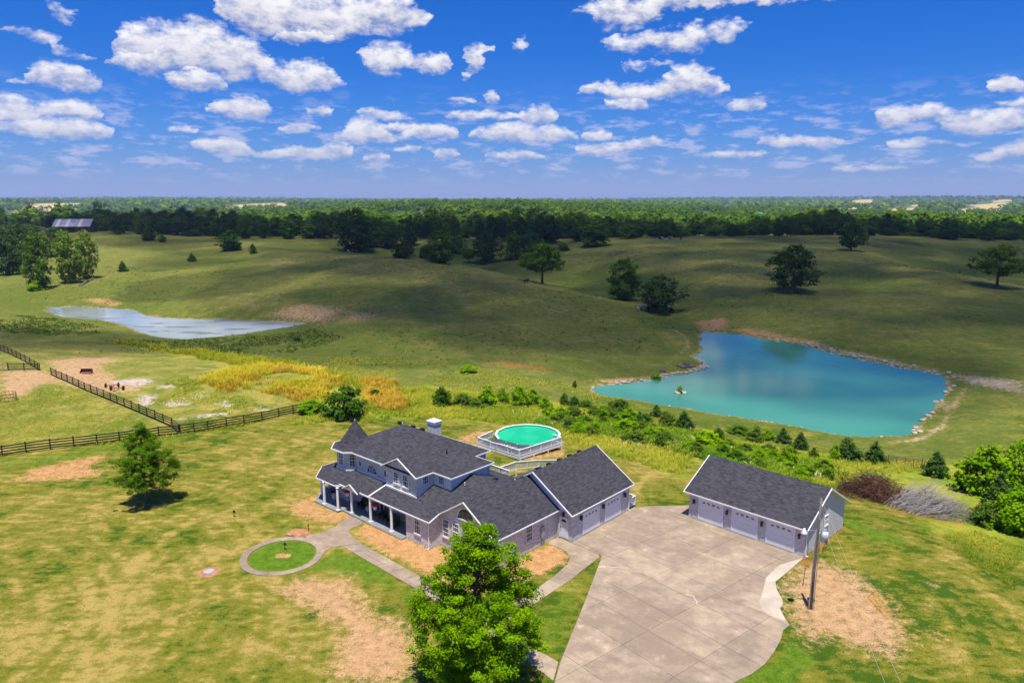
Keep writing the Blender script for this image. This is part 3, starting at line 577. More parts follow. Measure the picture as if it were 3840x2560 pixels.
def ground_mat():
    m, t, b = material('grass_and_soil')
    pos = t.n('ShaderNodeNewGeometry').outputs['Position']
    A = t.n('ShaderNodeSeparateColor', None, i0=t.n('ShaderNodeAttribute', dict(attribute_name='zoneA')).outputs['Color']).outputs
    B = t.n('ShaderNodeSeparateColor', None, i0=t.n('ShaderNodeAttribute', dict(attribute_name='zoneB')).outputs['Color']).outputs
    C = t.n('ShaderNodeSeparateColor', None, i0=t.n('ShaderNodeAttribute', dict(attribute_name='zoneC')).outputs['Color']).outputs
    n1 = t.noise(pos, .22, 5, .62, dist=.4); n2 = t.noise(pos, 1.4, 5, .68); n3 = t.noise(pos, 7.0, 4, .7); n4 = t.noise(pos, 28, 2, .6)
    st = t.noise(t.v('MULTIPLY', pos, (.55, 1.7, 1)), .9, 4, .6)                    # mowing streaks
    dev = lambda n, k: t.m('MULTIPLY', t.m('SUBTRACT', n, .5), k)
    nm = t.noise(pos, .5, 4, .62, dist=.5)
    g = t.m('ADD', t.m('ADD', t.m('ADD', dev(n1, 1.1), dev(nm, .9)), dev(n2, .8)), t.m('ADD', dev(st, .9), dev(C[0], .9)))
    g = t.m('ADD', t.m('ADD', g, dev(n3, .75)), .5)
    for cc, per, lo, hi in ((un(3250, 2250), 1.35, 12.0, 26.0), (un(-900, 2500), 1.5, -6.0, -22.0)):       # mower passes
        dist = t.v('LENGTH', t.v('SUBTRACT', t.v('ADD', pos, t.v('MULTIPLY', t.noise(pos, .12, 2, .5, out=1), (1.6, 1.6, 0))), (float(cc[0]), float(cc[1]), 0)))
        px_ = t.xyz(pos)[0]; g = t.m('ADD', g, t.m('MULTIPLY', t.m('MULTIPLY', t.m('SINE', t.m('MULTIPLY', dist, 6.283 / per)), t.ss(px_, lo, hi)), t.m('MULTIPLY', t.ss(st, .40, .60), .10)))
    lawn = t.mix(t.ss(g, .30, .54), (.042, .090, .006), (.148, .148, .016)); lawn = t.mix(t.ss(g, .54, 1.0), lawn, (.325, .245, .066))
    lushc = t.mix(t.ss(t.m('ADD', t.m('MULTIPLY', n2, .5), t.m('MULTIPLY', n3, .5)), .34, .64), (.042, .095, .006), (.120, .205, .014))
    c = t.mix(t.m('MULTIPLY', A[2], t.ss(t.m('ADD', A[2], t.m('MULTIPLY', n2, .6)), .45, .95)), lawn, lushc)
    pg = t.m('ADD', t.m('ADD', dev(nm, .45), t.m('ADD', dev(n2, .45), dev(n3, .3))), t.m('ADD', t.m('MULTIPLY', n1, .5), t.m('ADD', t.m('MULTIPLY', n2, .28), t.m('ADD', t.m('MULTIPLY', n3, .16), t.m('MULTIPLY', C[0], .2)))))
    pc = t.mix(t.ss(pg, .44, .66), (.085, .118, .016), (.158, .160, .032)); pc = t.mix(t.ss(pg, .66, .86), pc, (.33, .255, .10))
    c = t.mix(B[1], c, pc)
    mg = t.m('ADD', t.m('MULTIPLY', n1, .45), t.m('ADD', t.m('MULTIPLY', n2, .3), t.m('MULTIPLY', n3, .25)))
    mc = t.mix(t.ss(mg, .40, .62), (.115, .190, .012), (.34, .31, .04)); c = t.mix(B[0], c, mc)
    padc = t.mix(t.ss(mg, .40, .62), (.105, .150, .018), (.34, .27, .065)); c = t.mix(t.m('MULTIPLY', C[2], .8), c, padc)
    fc = t.mix(t.ss(n1, .35, .65), (.030, .060, .012), (.075, .12, .022)); c = t.mix(B[2], c, fc)
    c = t.mix(t.m('GREATER_THAN', C[1], .2), c, t.mix(t.ss(C[1], .4, .9), (.48, .38, .14), (.17, .27, .03)))
    dn = t.m('ADD', t.m('MULTIPLY', n2, .45), t.m('ADD', t.m('MULTIPLY', n3, .35), t.m('MULTIPLY', n4, .2)))
    d0 = t.mix(t.ss(dn, .38, .62), (.29, .145, .055), (.50, .295, .125)); d1 = t.mix(t.ss(dn, .38, .62), (.28, .16, .078), (.48, .305, .15)); d2 = t.mix(t.ss(dn, .38, .62), (.26, .21, .165), (.52, .455, .38))
    dr = t.mix(t.ss(dn, .35, .65), (.22, .075, .03), (.38, .15, .06))
    dc = t.mix(t.ss(A[1], .05, .5), d0, d1); dc = t.mix(t.ss(A[1], .55, 1.0), dc, d2)
    dc = t.mix(t.m('MULTIPLY', t.ss(A[1], .20, .25), t.m('SUBTRACT', 1.0, t.ss(A[1], .30, .38))), dc, dr)
    dmask = t.ss(t.m('ADD', A[0], t.m('ADD', t.m('MULTIPLY', t.m('SUBTRACT', n2, .5), 1.5), t.m('MULTIPLY', t.m('SUBTRACT', n3, .5), 1.0))), .25, .85)
    c = t.mix(dmask, c, dc)
    c = t.mix(.75, c, t.mix(t.ss(n4, .3, .7), (.25, .25, .25), (.78, .78, .78)), 'OVERLAY')
    t.put(b.inputs['Base Color'], c); b.inputs['Roughness'].default_value = .95; b.inputs['Specular IOR Level'].default_value = .05
    hh = t.m('ADD', t.m('MULTIPLY', n3, .6), t.m('MULTIPLY', n4, .4))
    t.put(b.inputs['Normal'], t.n('ShaderNodeBump', None, Strength=.55, Distance=.12, Height=hh).outputs[0])
    return m
tag(link('ground', ground_me, ground_mat()), kind='structure')

# ------------------------------------------------------------------ water
def water_mat(name, deep, shallow, scale, murk=None):
    m, t, b = material(name)
    pos = t.n('ShaderNodeNewGeometry').outputs['Position']
    n = t.noise(pos, scale, 3, .5)
    c = t.mix(t.ss(n, .35, .65), deep, shallow)
    rough = .05
    if murk:
        k = t.ss(t.noise(t.v('MULTIPLY', pos, (.5, 1.6, 1)), .16, 5, .65), .54, .60); c = t.mix(t.m('MULTIPLY', k, .55), c, murk); rough = t.m('MULTIPLY_ADD', k, .25, .05)
    t.put(b.inputs['Base Color'], c); t.put(b.inputs['Roughness'], t.m('ADD', rough, .035)); b.inputs['IOR'].default_value = 1.33; b.inputs['Specular IOR Level'].default_value = .5
    rip = t.noise(t.v('MULTIPLY', pos, (1, 1.6, 1)), 1.5, 3, .6)
    t.put(b.inputs['Normal'], t.n('ShaderNodeBump', None, Strength=.05, Distance=.04, Height=rip).outputs[0])
    return m
def water(name, P, z, mat):
    c = P.mean(0); me = MB(); bm = bmesh.new()
    vs = []
    for i in range(len(P)):
        a, p, n = P[i - 1], P[i], P[(i + 1) % len(P)]; tn = n - a; nr = np.array([tn[1], -tn[0]]); nr /= np.linalg.norm(nr)
        q = p + nr * 2.2
        if sdist(np.array([q[0]]), np.array([q[1]]), P)[0] < 0: q = p - nr * 2.2
        vs.append(bm.verts.new((q[0], q[1], z)))
    f = bm.faces.new(vs); f.normal_update()
    if f.normal.z < 0: f.normal_flip()
    bmesh.ops.triangulate(bm, faces=[f]); m = bpy.data.meshes.new(name); bm.to_mesh(m); bm.free()
    return tag(link(name, m, mat), kind='structure')
water('pond', POND, POND_Z, water_mat('turquoise_pond_water', (.040, .190, .122), (.062, .240, .155), .035))
water('pond', POND2, POND2_Z, water_mat('silty_pond_water', (.20, .25, .23), (.30, .34, .32), .05, (.06, .068, .038)))

# ------------------------------------------------------------------ concrete: driveway slabs, walkways, ring path
def clip(poly, n, c):
    """keep the part of a polygon with n.p <= c"""
    out = []
    for i in range(len(poly)):
        p, q = poly[i], poly[(i + 1) % len(poly)]; dp, dq = n[0] * p[0] + n[1] * p[1] - c, n[0] * q[0] + n[1] * q[1] - c
        if dp <= 0: out.append(p)
        if (dp < 0 < dq) or (dq < 0 < dp): t = dp / (dp - dq); out.append((p[0] + t * (q[0] - p[0]), p[1] + t * (q[1] - p[1])))
    return out
def parea(p): return abs(sum(p[i - 1][0] * p[i][1] - p[i][0] * p[i - 1][1] for i in range(len(p)))) / 2
CA = R(-42)
DRIVE = [(8.56,9.25),(12.02,9.07),(14.86,3.1),(18.48,-4.85),(19.6,-6.9),(22.5,-13),(26,-21),(33,-21),(30.5,-9),(28.6,-2),(27.9,.7),(28.4,2.4),(28.6,4),(28.5,5.7),(28.3,7.2),(27.95,8.6),(28.05,9.5),(27.1,10.5),(26.65,11.2),(26.6,11.9),(26.3,12.5),(25.35,13.7),(24.8,14.7),(24.9,16.4),(24.95,20.42),(13.75,21.1),(12.4,23.5),(9.6,20.8),(8.56,19.2)]
drive = empty('driveway', (*HO, 0), CA); tag(drive, kind='structure')
sl = -.16; nb = np.array([-sl, 1]) / math.hypot(sl, 1); na = np.array([1, sl]) / math.hypot(sl, 1)
bl = [-40] + [-15.5, -11.6, -7.6, -3.9, .0, 2.7, 5.4, 8.55, 11.05, 15.8, 19.6] + [60]
al = [-40, 12.45, 17.15, 21.9, 26.4, 60]
def cut(p, n, lo, hi, g=.012): p = clip(p, n, hi - g); return clip(p, -n, -(lo + g))
for i in range(len(bl) - 1):
    c0, c1 = nb @ np.array([17.15, bl[i]]), nb @ np.array([17.15, bl[i + 1]])
    st = cut(DRIVE, nb, c0, c1)
    for j in range(len(al) - 1):
        if len(st) < 3: continue
        p = cut(st, na, na @ np.array([al[j], 8.5]), na @ np.array([al[j + 1], 8.5]))
        if len(p) >= 3 and parea(p) > .3: MB().prism(p, -.15, .035).build('slab', M['concrete'], drive)
MB().prism([(p[0] + (.05 if p[0] < 18 else -.05), p[1]) for p in DRIVE], -.2, .012).build('joint_bed', plain('dark_joint_filler', (.12, .10, .08), .9), drive)
pale = plain('clean_pale_concrete', (.43, .365, .29), .85, .2, .6)
inv = lambda L: [tuple(float(v) for v in ((un(x, y)[:2] - HO) @ UA, (un(x, y)[:2] - HO) @ WA)) for x, y in crop(L, 2700, 1850, 2.209)]
for L in ([(690,536),(530,674),(459,732),(466,788),(515,880),(520,918),(496,950),(520,1000),(548,1058),(470,1030),(420,1012),(345,962),(325,900),(340,860),(352,820),(372,740),(380,700),(440,640),(500,590),(600,560)],):
    MB().prism(inv(L), .03, .039).build('clean_edge', pale, drive)
chalk = plain('white_chalk', (.55, .50, .45), .9, .1)
for L, w_ in (([(2255,2126),(2262,2124),(2335,2130)], .05), ([(2245,2128),(2262,2122),(2268,2130)], .09), ([(2575,2228),(2600,2236),(2612,2255),(2614,2266)], .05)):
    P_ = [(un(x, y)[:2] - HO) for x, y in L]; m = MB()
    for p, q in zip(P_[:-1], P_[1:]): m.bar((p @ UA, p @ WA, .0405), (q @ UA, q @ WA, .0405), w_, .003)
    m.build('chalk_mark', chalk, drive)
def strip(root, A, B, n, z=.045):
    """path slabs between two edge polylines (house frame)"""
    def samp(L, t):
        L = [np.array(p, float) for p in L]; ds = np.r_[0, np.cumsum([np.linalg.norm(b - a) for a, b in zip(L[:-1], L[1:])])]; s = t * ds[-1]; i = min(np.searchsorted(ds, s, 'right') - 1, len(L) - 2); return L[i] + (L[i + 1] - L[i]) * (s - ds[i]) / (ds[i + 1] - ds[i])
    for k in range(n):
        t0, t1 = k / n + .0006, (k + 1) / n - .0006; ts = np.linspace(t0, t1, 4)
        pts = [tuple(samp(A, t)) for t in ts] + [tuple(samp(B, t)) for t in ts[::-1]]
        MB().prism(pts, -.12, z).build('slab', M['concrete'], root)
walk = empty('walkway', (*HO, 0), CA); tag(walk, kind='structure')
strip(walk, [(-5.1,-3.4),(3.3,-3.7),(14.4,-4.88),(18.38,-4.95)], [(-6.05,-4.8),(5.37,-5.21),(16.8,-6.26),(19.35,-6.68)], 15)
MB().prism([(-10.7,-.52),(-8.75,-.52),(-8.25,-.95),(-8.3,-2.2),(-7.9,-2.7),(-7.3,-3.0),(-5.18,-3.42),(-6.12,-4.78),(-6.45,-5.5),(-6.3,-6.3),(-5.75,-7.1),(-7.0,-6.35),(-8.3,-5.95),(-9.6,-6.0),(-10.1,-5.9),(-9.6,-4.6),(-9.7,-3.0)], -.12, .044).build('slab', M['concrete'], walk)
side = empty('walkway', (*HO, 0), CA); tag(side, kind='structure')
strip(side, [(7.0,9.2),(7.15,7.6),(8.4,7.75),(9.3,7.6),(10.2,6.95),(10.75,5.9),(11.15,3.5),(11.38,.83),(11.5,-4.4)], [(8.5,9.2),(9.6,9.15),(10.8,9.1),(11.96,9.0),(12.1,7.8),(12.3,5.6),(12.5,4.4),(12.61,-.75),(12.75,-4.5)], 9, .042)
ringw = empty('ring_path', (*hw(-8.36, -9.25), ), CA); tag(ringw, kind='structure')
for k in range(14):
    a0, a1 = 2 * math.pi * k / 14 + .004, 2 * math.pi * (k + 1) / 14 - .004; aa = np.linspace(a0, a1, 6)
    MB().prism([(3.46 * math.cos(a), 3.46 * math.sin(a)) for a in aa] + [(2.85 * math.cos(a), 2.85 * math.sin(a)) for a in aa[::-1]], -.12, .05).build('slab', M['concrete'], ringw)

# ------------------------------------------------------------------ building kit
class Wall:
    """a vertical wall plane in a building frame: point = o + s*t + d*n (s along, d outwards)"""
    def __init__(s, o, t, n): s.o, s.t, s.n = np.array(o, float), np.array(t, float), np.array(n, float)
    def p(s, a, d, z): q = s.o + s.t * a + s.n * d; return (q[0], q[1], z)
    def box(s, mb, a0, a1, d0, d1, z0, z1):
        c = [s.p(a, d, z) for z in (z0, z1) for a, d in ((a0, d0), (a1, d0), (a1, d1), (a0, d1))]; i = len(mb.V); mb.V += c
        fs = ((3, 2, 1, 0), (4, 5, 6, 7), (0, 1, 5, 4), (1, 2, 6, 5), (2, 3, 7, 6), (3, 0, 4, 7))
        if np.cross(s.t, s.n) < 0: fs = tuple(f[::-1] for f in fs)
        mb.F += [tuple(i + j for j in f) for f in fs]; return mb
    def flat(s, mb, pts, d0, d1):
        """polygon given as (s, z) extruded from d0 to d1"""
        mb.slab([s.p(a, d1, z) for a, z in pts], d1 - d0, (*(-s.n), 0)); return mb
front = lambda b, a0=0: Wall((a0, b), (1, 0), (0, -1))      # faces the front (-b); s runs along a
right = lambda a, b0=0: Wall((a, b0), (0, 1), (1, 0))       # faces right (+a); s runs along b
def window(root, w, s0, s1, z0, z1, cols=3, rows=4, sill=True, name='window'):
    f = MB(); fw = .07
    w.box(f, s0, s0 + fw, .0, .06, z0, z1); w.box(f, s1 - fw, s1, .0, .06, z0, z1); w.box(f, s0 + fw, s1 - fw, .0, .06, z0, z0 + fw); w.box(f, s0 + fw, s1 - fw, .0, .06, z1 - fw, z1)
    zm = (z0 + z1) / 2; w.box(f, s0 + fw, s1 - fw, .0, .05, zm - .03, zm + .03)
    for i in range(1, cols): x = s0 + (s1 - s0) * i / cols; w.box(f, x - .014, x + .014, .0, .035, z0 + fw, zm - .03); w.box(f, x - .014, x + .014, .0, .035, zm + .03, z1 - fw)
    for i in range(1, rows):
        if i * 2 == rows: continue
        z = z0 + (z1 - z0) * i / rows; w.box(f, s0 + fw, s1 - fw, .0, .0345, z - .014, z + .014)
    o = f.build(name, M['white'], root)
    g = MB(); w.box(g, s0 + fw * .9, s1 - fw * .9, -.02, .012, z0 + fw * .9, z1 - fw * .9); g.build('pane', M['glass'], o)
    if sill: b = MB(); w.box(b, s0 - .08, s1 + .08, .0, .10, z0 - .13, z0 - .002); b.build('sill', M['brick'], o)
    return o
def arch_pts(cx, z0, r, rz, n=18, full=False): return [(cx + r * math.cos(t), z0 + rz * math.sin(t)) for t in np.linspace(0, 2 * math.pi if full else math.pi, n * (2 if full else 1), endpoint=not full)]
def arch_window(root, w, cx, z0, r, rz, spokes=4, ring=True, name='arched_window'):
    f = MB(); P = arch_pts(cx, z0, r, rz); Q = arch_pts(cx, z0, r - .08, rz - .08)
    for i in range(len(P) - 1): w.flat(f, [P[i], P[i + 1], Q[i + 1], Q[i]], 0, .06)
    w.box(f, cx - r - .06, cx + r + .06, 0, .12, z0 - .12, z0)
    if ring:
        for k in range(1, spokes):
            t = math.pi * k / spokes; a, b = (cx + .1 * math.cos(t), z0 + .1 * math.sin(t)), (cx + (r - .06) * math.cos(t), z0 + (rz - .06) * math.sin(t)); nx, nz = -(b[1] - a[1]), b[0] - a[0]; L = math.hypot(nx, nz); nx, nz = nx / L * .018, nz / L * .018
            w.flat(f, [(a[0] - nx, a[1] - nz), (b[0] - nx, b[1] - nz), (b[0] + nx, b[1] + nz), (a[0] + nx, a[1] + nz)], 0, .035)
        for q in (.5,):
            P2, Q2 = arch_pts(cx, z0, r * q + .018, rz * q + .018, 12), arch_pts(cx, z0, r * q - .018, rz * q - .018, 12)
            for i in range(11): w.flat(f, [P2[i], P2[i + 1], Q2[i + 1], Q2[i]], 0, .0345)
    o = f.build(name, M['white'], root); g = MB(); w.flat(g, [(cx + r - .07, z0)] + Q[1:-1] + [(cx - r + .07, z0)], -.02, .012); g.build('pane', M['glass'], o); return o
def oval_window(root, w, cx, cz_, rx, rz, name='oval_window', mat=None):
    f = MB(); P, Q = arch_pts(cx, cz_, rx, rz, 14, True), arch_pts(cx, cz_, rx - .07, rz - .07, 14, True); n = len(P)
    for i in range(n): w.flat(f, [P[i], P[(i + 1) % n], Q[(i + 1) % n], Q[i]], 0, .06)
    o = f.build(name, M['white'], root); g = MB(); w.flat(g, Q, -.02, .012); g.build('pane', mat or M['glass'], o); return o
def garage_door(root, w, s0, s1, z0, z1):
    fr = MB(); w.box(fr, s0 - .10, s0, 0, .05, z0, z1 + .1); w.box(fr, s1, s1 + .10, 0, .05, z0, z1 + .1); w.box(fr, s0, s1, 0, .05, z1, z1 + .1)
    o = fr.build('garage_door', M['white'], root); n = 4
    for k in range(n):
        a, b = z0 + (z1 - z0) * k / n, z0 + (z1 - z0) * (k + 1) / n - .012
        p = MB(); w.box(p, s0, s1, -.03, .014, a, b); p.build('panel', M['door'], o)
    W = s1 - s0; zb = z0 + (z1 - z0) * .80; h = .19; lw = W * .13
    for k in range(4):                                              # four lites of a sunburst
        c = s0 + W * (.17 + .22 * k); m = MB(); q = (lambda u, v: (c + u * lw / 2, zb + v * h)); flip = 1 if k < 2 else -1
        if k in (0, 3):
            for seg in ((-1, -.1), (0, 1)): m2 = [q(flip * (seg[0] + (seg[1] - seg[0]) * i / 4), max(0, min(1, ((seg[0] + (seg[1] - seg[0]) * i / 4) + 1) / 2)) ** .6) for i in range(5)]; w.flat(m, [q(flip * seg[0], 0)] + m2 + [q(flip * seg[1], 0)], 0, .02)
        else:
            w.flat(m, [q(-flip, .55), q(-flip, 1), q(flip, .95), q(flip, .62)], 0, .02); w.flat(m, [q(-flip * .2, .05), q(-flip, .42), q(flip, .45), q(flip, 0)], 0, .02)
        m.build('pane', M['glass'], o)
    t = MB(); w.box(t, s0, s1, 0, .03, z0 - .03, z0 + .02); t.build('threshold', M['trimgrey'], o)
    return o
def lantern(root, w, s, z):
    m = MB(); w.box(m, s - .06, s + .06, 0, .03, z - .25, z + .2); w.box(m, s - .02, s + .02, .03, .16, z + .12, z + .15)
    w.box(m, s - .09, s + .09, .09, .25, z - .20, z - .17); w.box(m, s - .10, s + .10, .08, .26, z + .10, z + .14); w.box(m, s - .05, s + .05, .12, .22, z + .14, z + .22)
    for a in (-.08, .065):
        for d in (.095, .23): w.box(m, s + a, s + a + .015, d, d + .015, z - .17, z + .10)
    o = m.build('wall_lantern', M['black'], root); g = MB(); w.box(g, s - .06, s + .06, .12, .22, z - .165, z + .095); g.build('pane', M['glass'], o)
def roof(root, planes, fascia=(), name='roof', th=.10, gut=.11):
    r = MB()
    for P in planes: r.slab(P, th)
    o = r.build(name, M['shingle'], root)
    if fascia:
        f = MB()
        for p, q in fascia: d = Vector((0, 0, -gut * .55)); f.bar(Vector(p) + d, Vector(q) + d, .07, gut)
        f.build('fascia', M['white'], o)
    return o
def downspout(root, w, s, z0, z1): m = MB(); w.box(m, s - .04, s + .04, .02, .10, z0, z1); w.box(m, s - .04, s + .04, .02, .28, z0, z0 + .07); m.build('downspout', M['white'], root)

# ------------------------------------------------------------------ the house
house = empty('brick_house', (*HO, 0), HA)
tag(house, 'large whitewashed brick house with dark shingled roofs, cone turret and wraparound porch', 'house')
OC = (-14.35, 3.05)
def octa(ap, c=OC): r = ap / math.cos(math.pi / 8); return [(c[0] + r * math.cos(math.pi / 8 + k * math.pi / 4), c[1] + r * math.sin(math.pi / 8 + k * math.pi / 4)) for k in range(8)]
MB().prism([(-13, 1.9), (-3, 1.9), (-3, 0), (.2, 0), (.2, 1.2), (6.85, 1.2), (6.85, 10.9), (-15.4, 10.9), (-15.4, 4), (-13, 4)], -.4, 2.72).build('wall', M['brick'], house)
MB().prism([(-.1, 9.35), (8.5, 9.35), (8.5, 18.6), (-.1, 18.6)], -.4, 2.74).build('wall', M['brick'], house)
MB().prism(octa(1.8), -.4, 5.36).build('turret_wall', M['brick'], house)
m = MB(); m.box(-15.4, -3.25, 1.9, 10.6, 2.72, 5.38); m.box(-7.6, -3.12, 1.5, 3.0, 2.9, 5.38); front(1.5).flat(m, [(-7.6, 5.38), (-3.12, 5.38), (-5.36, 6.54)], -.3, 0); m.build('upper_wall', M['brick'], house)
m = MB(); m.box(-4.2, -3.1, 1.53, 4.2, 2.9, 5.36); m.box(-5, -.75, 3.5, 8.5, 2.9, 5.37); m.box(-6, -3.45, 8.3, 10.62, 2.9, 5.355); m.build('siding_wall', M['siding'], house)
m = MB(); front(1.2).flat(m, [(.2, 2.72), (6.85, 2.72), (6.85, 2.84), (3.5, 4.98), (.2, 2.9)], -.3, 0); m.build('gable_wall', M['brick'], house)
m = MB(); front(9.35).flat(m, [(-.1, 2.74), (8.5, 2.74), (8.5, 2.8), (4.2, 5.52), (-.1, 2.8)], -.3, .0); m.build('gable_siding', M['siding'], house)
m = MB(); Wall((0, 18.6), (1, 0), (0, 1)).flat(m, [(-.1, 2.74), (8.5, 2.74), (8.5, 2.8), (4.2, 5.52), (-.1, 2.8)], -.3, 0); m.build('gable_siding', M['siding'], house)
# roofs: the porch and front slope, the east wing, the garage, the upper storey, the turret
zp = lambda b: 2.66 + .36 * (b + .42)
roof(house, [[(-13.2, -.30, zp(-.30)), (.48, -.30, zp(-.30)), (.48, .88, zp(.88)), (.62, 1.0, zp(1.0)), (3.44, 6.02, zp(6.02)), (-13.2, 6.02, zp(6.02))], [(-13.2, 6.02, zp(6.02)), (3.44, 6.02, zp(6.02)), (3.44, 12.4, zp(-.36)), (-13.2, 12.4, zp(-.36))]],
     [((-13.0, -.32, zp(-.30)), (.5, -.32, zp(-.30))), ((.5, -.32, zp(-.30)), (.5, .92, zp(.92)))], 'porch_roof')
ze = lambda a: 5.06 - .644 * abs(a - 3.47)
roof(house, [[(3.47, .88, ze(3.47)), (3.47, 9.42, ze(3.47)), (.0, 9.42, ze(0)), (.0, .88, ze(0))], [(3.47, .88, ze(3.47)), (7.16, .88, ze(7.16)), (7.16, 9.42, ze(7.16)), (3.47, 9.42, ze(3.47))]],
     [((.42, .87, ze(.42)), (3.47, .87, ze(3.47))), ((3.47, .87, ze(3.47)), (7.16, .87, ze(7.16))), ((7.18, .87, ze(7.16)), (7.18, 9.3, ze(7.16)))], 'wing_roof')
zg = lambda a: 5.62 - .64 * abs(a - 4.2)
gr = roof(house, [[(4.2, 9.0, zg(4.2)), (4.2, 18.95, zg(4.2)), (-.4, 18.95, zg(-.4)), (-.4, 9.0, zg(-.4))], [(4.2, 9.0, zg(4.2)), (8.8, 9.0, zg(8.8)), (8.8, 18.95, zg(8.8)), (4.2, 18.95, zg(4.2))]],
     [((3.2, 8.98, zg(3.2)), (4.2, 8.98, zg(4.2))), ((4.2, 8.98, zg(4.2)), (8.8, 8.98, zg(8.8))), ((8.82, 8.98, zg(8.8)), (8.82, 18.95, zg(8.8))), ((4.2, 18.97, zg(4.2)), (8.8, 18.97, zg(8.8)))], 'garage_roof')
m = MB(); m.slab([(4.3, 9.0, zg(4.3) - .22), (8.75, 9.0, zg(8.75) - .22), (8.75, 9.34, zg(8.75) - .22), (4.3, 9.34, zg(4.3) - .22)], .03); m.build('soffit', M['white'], house)
for b in (10.6, 12.2, 13.8, 15.4, 17.0): q = 3.55; v = MB(); v.box(q - .16, q + .16, b - .22, b + .22, zg(q) - .02, zg(q) + .17); v.build('roof_vent', M['black'], gr)
zu, sl_u = 5.42, .463
def hip(a0, a1, b0, b1, z, s, left=True):
    h = (b1 - b0) / 2; zr = z + s * h; bm_ = (b0 + b1) / 2; l, r_ = (a0 + h if left else a0), a1 - h
    P = [[(a0, b0, z), (a1, b0, z), (r_, bm_, zr), (l, bm_, zr)], [(a1, b0, z), (a1, b1, z), (r_, bm_, zr)], [(a1, b1, z), (a0, b1, z), (l, bm_, zr), (r_, bm_, zr)]]
    return P + ([[(a0, b1, z), (a0, b0, z), (l, bm_, zr)]] if left else [])
E_ = lambda *p: [((*p[i], zu), (*p[i + 1], zu)) for i in range(len(p) - 1)]
ur = roof(house, hip(-15.45, -2.95, 1.4, 10.95, zu, sl_u) + hip(-8.5, -.4, 3.2, 8.8, zu - .006, sl_u, False)
     + [[(-7.85, 1.12, zu - .004), (-5.36, 1.12, 6.70), (-5.36, 6.0, 6.70), (-7.85, 6.0, zu - .004)], [(-5.36, 1.12, 6.70), (-2.8, 1.12, zu - .008), (-2.8, 6.0, zu - .008), (-5.36, 6.0, 6.70)]],
     E_((-12.6, 1.38), (-7.9, 1.38)) + E_((-2.78, 1.12), (-2.78, 3.18), (-.38, 3.18), (-.38, 8.82), (-2.93, 8.82), (-2.93, 10.97), (-15.4, 10.97)) + [((-7.87, 1.1, zu), (-5.36, 1.1, 6.70)), ((-5.36, 1.1, 6.70), (-2.78, 1.1, zu))], 'upper_roof')
for a in (-11.6, -9.6, -8.2): v = MB(); v.box(a - .2, a + .2, 6.5, 6.85, 7.35, 7.60); v.build('roof_vent', M['black'], ur)
MB().tube([(-10.7, 6.2, 7.5), (-10.7, 6.2, 7.85)], .05, 8).build('vent_pipe', M['white'], ur)
for p in ((-3.3, 5.4, 6.5), ): MB().tube([p, (p[0], p[1], p[2] + .4)], .06, 8).build('vent_pipe', M['black'], ur)
for p in ((1.6, 3.9, 3.75), (2.6, 8.4, 4.2), (-.1, 4.6, 4.3)): MB().tube([p, (p[0], p[1], p[2] + .45)], .05, 8).build('vent_pipe', M['white'], house)
v = MB(); v.box(.9, 1.25, 7.2, 7.6, 4.35, 4.62); v.build('roof_vent', M['black'], house)
# porch octagon roof and turret cone
o1, o2 = octa(3.82), octa(1.74)
pl = [[(*o1[k], 2.63), (*o1[(k + 1) % 8], 2.63), (*o2[(k + 1) % 8], 3.36), (*o2[k], 3.36)] for k in range(8) if k not in (0, 7, 1)]
roof(house, pl, [((*octa(3.84)[k], 2.63), (*octa(3.84)[(k + 1) % 8], 2.63)) for k in (3, 4, 5, 6)] , 'porch_roof')
prof = [(2.28, 5.42), (1.78, 5.62), (1.40, 5.96), (.70, 7.0), (.05, 8.06)]
tc = MB(); n = 16
for i in range(len(prof) - 1):
    (r0, z0), (r1, z1) = prof[i], prof[i + 1]; k0 = 8 if i < 1 else 16
    for k in range(16):
        a, b = math.pi / 8 + k * math.pi / 8, math.pi / 8 + (k + 1) * math.pi / 8
        f0 = (lambda t: r0 / math.cos(math.pi / 8) * (math.cos(math.pi / 8) / math.cos(((t - math.pi / 8) % (math.pi / 4)) - math.pi / 8) if i < 1 else .97))
        f1 = (lambda t: r1 / math.cos(math.pi / 8) * .97)
        tc.poly([(OC[0] + f0(a) * math.cos(a), OC[1] + f0(a) * math.sin(a), z0), (OC[0] + f0(b) * math.cos(b), OC[1] + f0(b) * math.sin(b), z0), (OC[0] + f1(b) * math.cos(b), OC[1] + f1(b) * math.sin(b), z1), (OC[0] + f1(a) * math.cos(a), OC[1] + f1(a) * math.sin(a), z1)])
to = tc.build('turret_roof', M['shingle'], house)
f = MB(); oo = octa(2.30)
for k in range(8): f.bar((*oo[k], 5.37), (*oo[(k + 1) % 8], 5.37), .07, .13)
f.prism(octa(2.27), 5.355, 5.375); f.build('fascia', M['white'], to)
MB().lathe([(.09, 7.95), (.07, 8.1), (.02, 8.14)], (*OC, 0), 10).build('finial', M['trimgrey'], to)
# white flashing where walls meet the lower roof
m = MB(); o3 = octa(1.86); o4 = octa(1.80)
for k in (4, 5, 6): m.bar((*o3[k], 3.42), (*o3[(k + 1) % 8], 3.42), .10, .16)
m.bar((-12.6, 1.84, 3.53), (-7.65, 1.84, 3.53), .10, .16); m.bar((-7.62, 1.44, 3.40), (-3.1, 1.44, 3.40), .10, .16)
m.bar((-7.95, -.45, zp(-.45) + .03), (-7.65, 1.5, zp(1.5) + .03), .14, .05); m.build('flashing', M['white'], house)
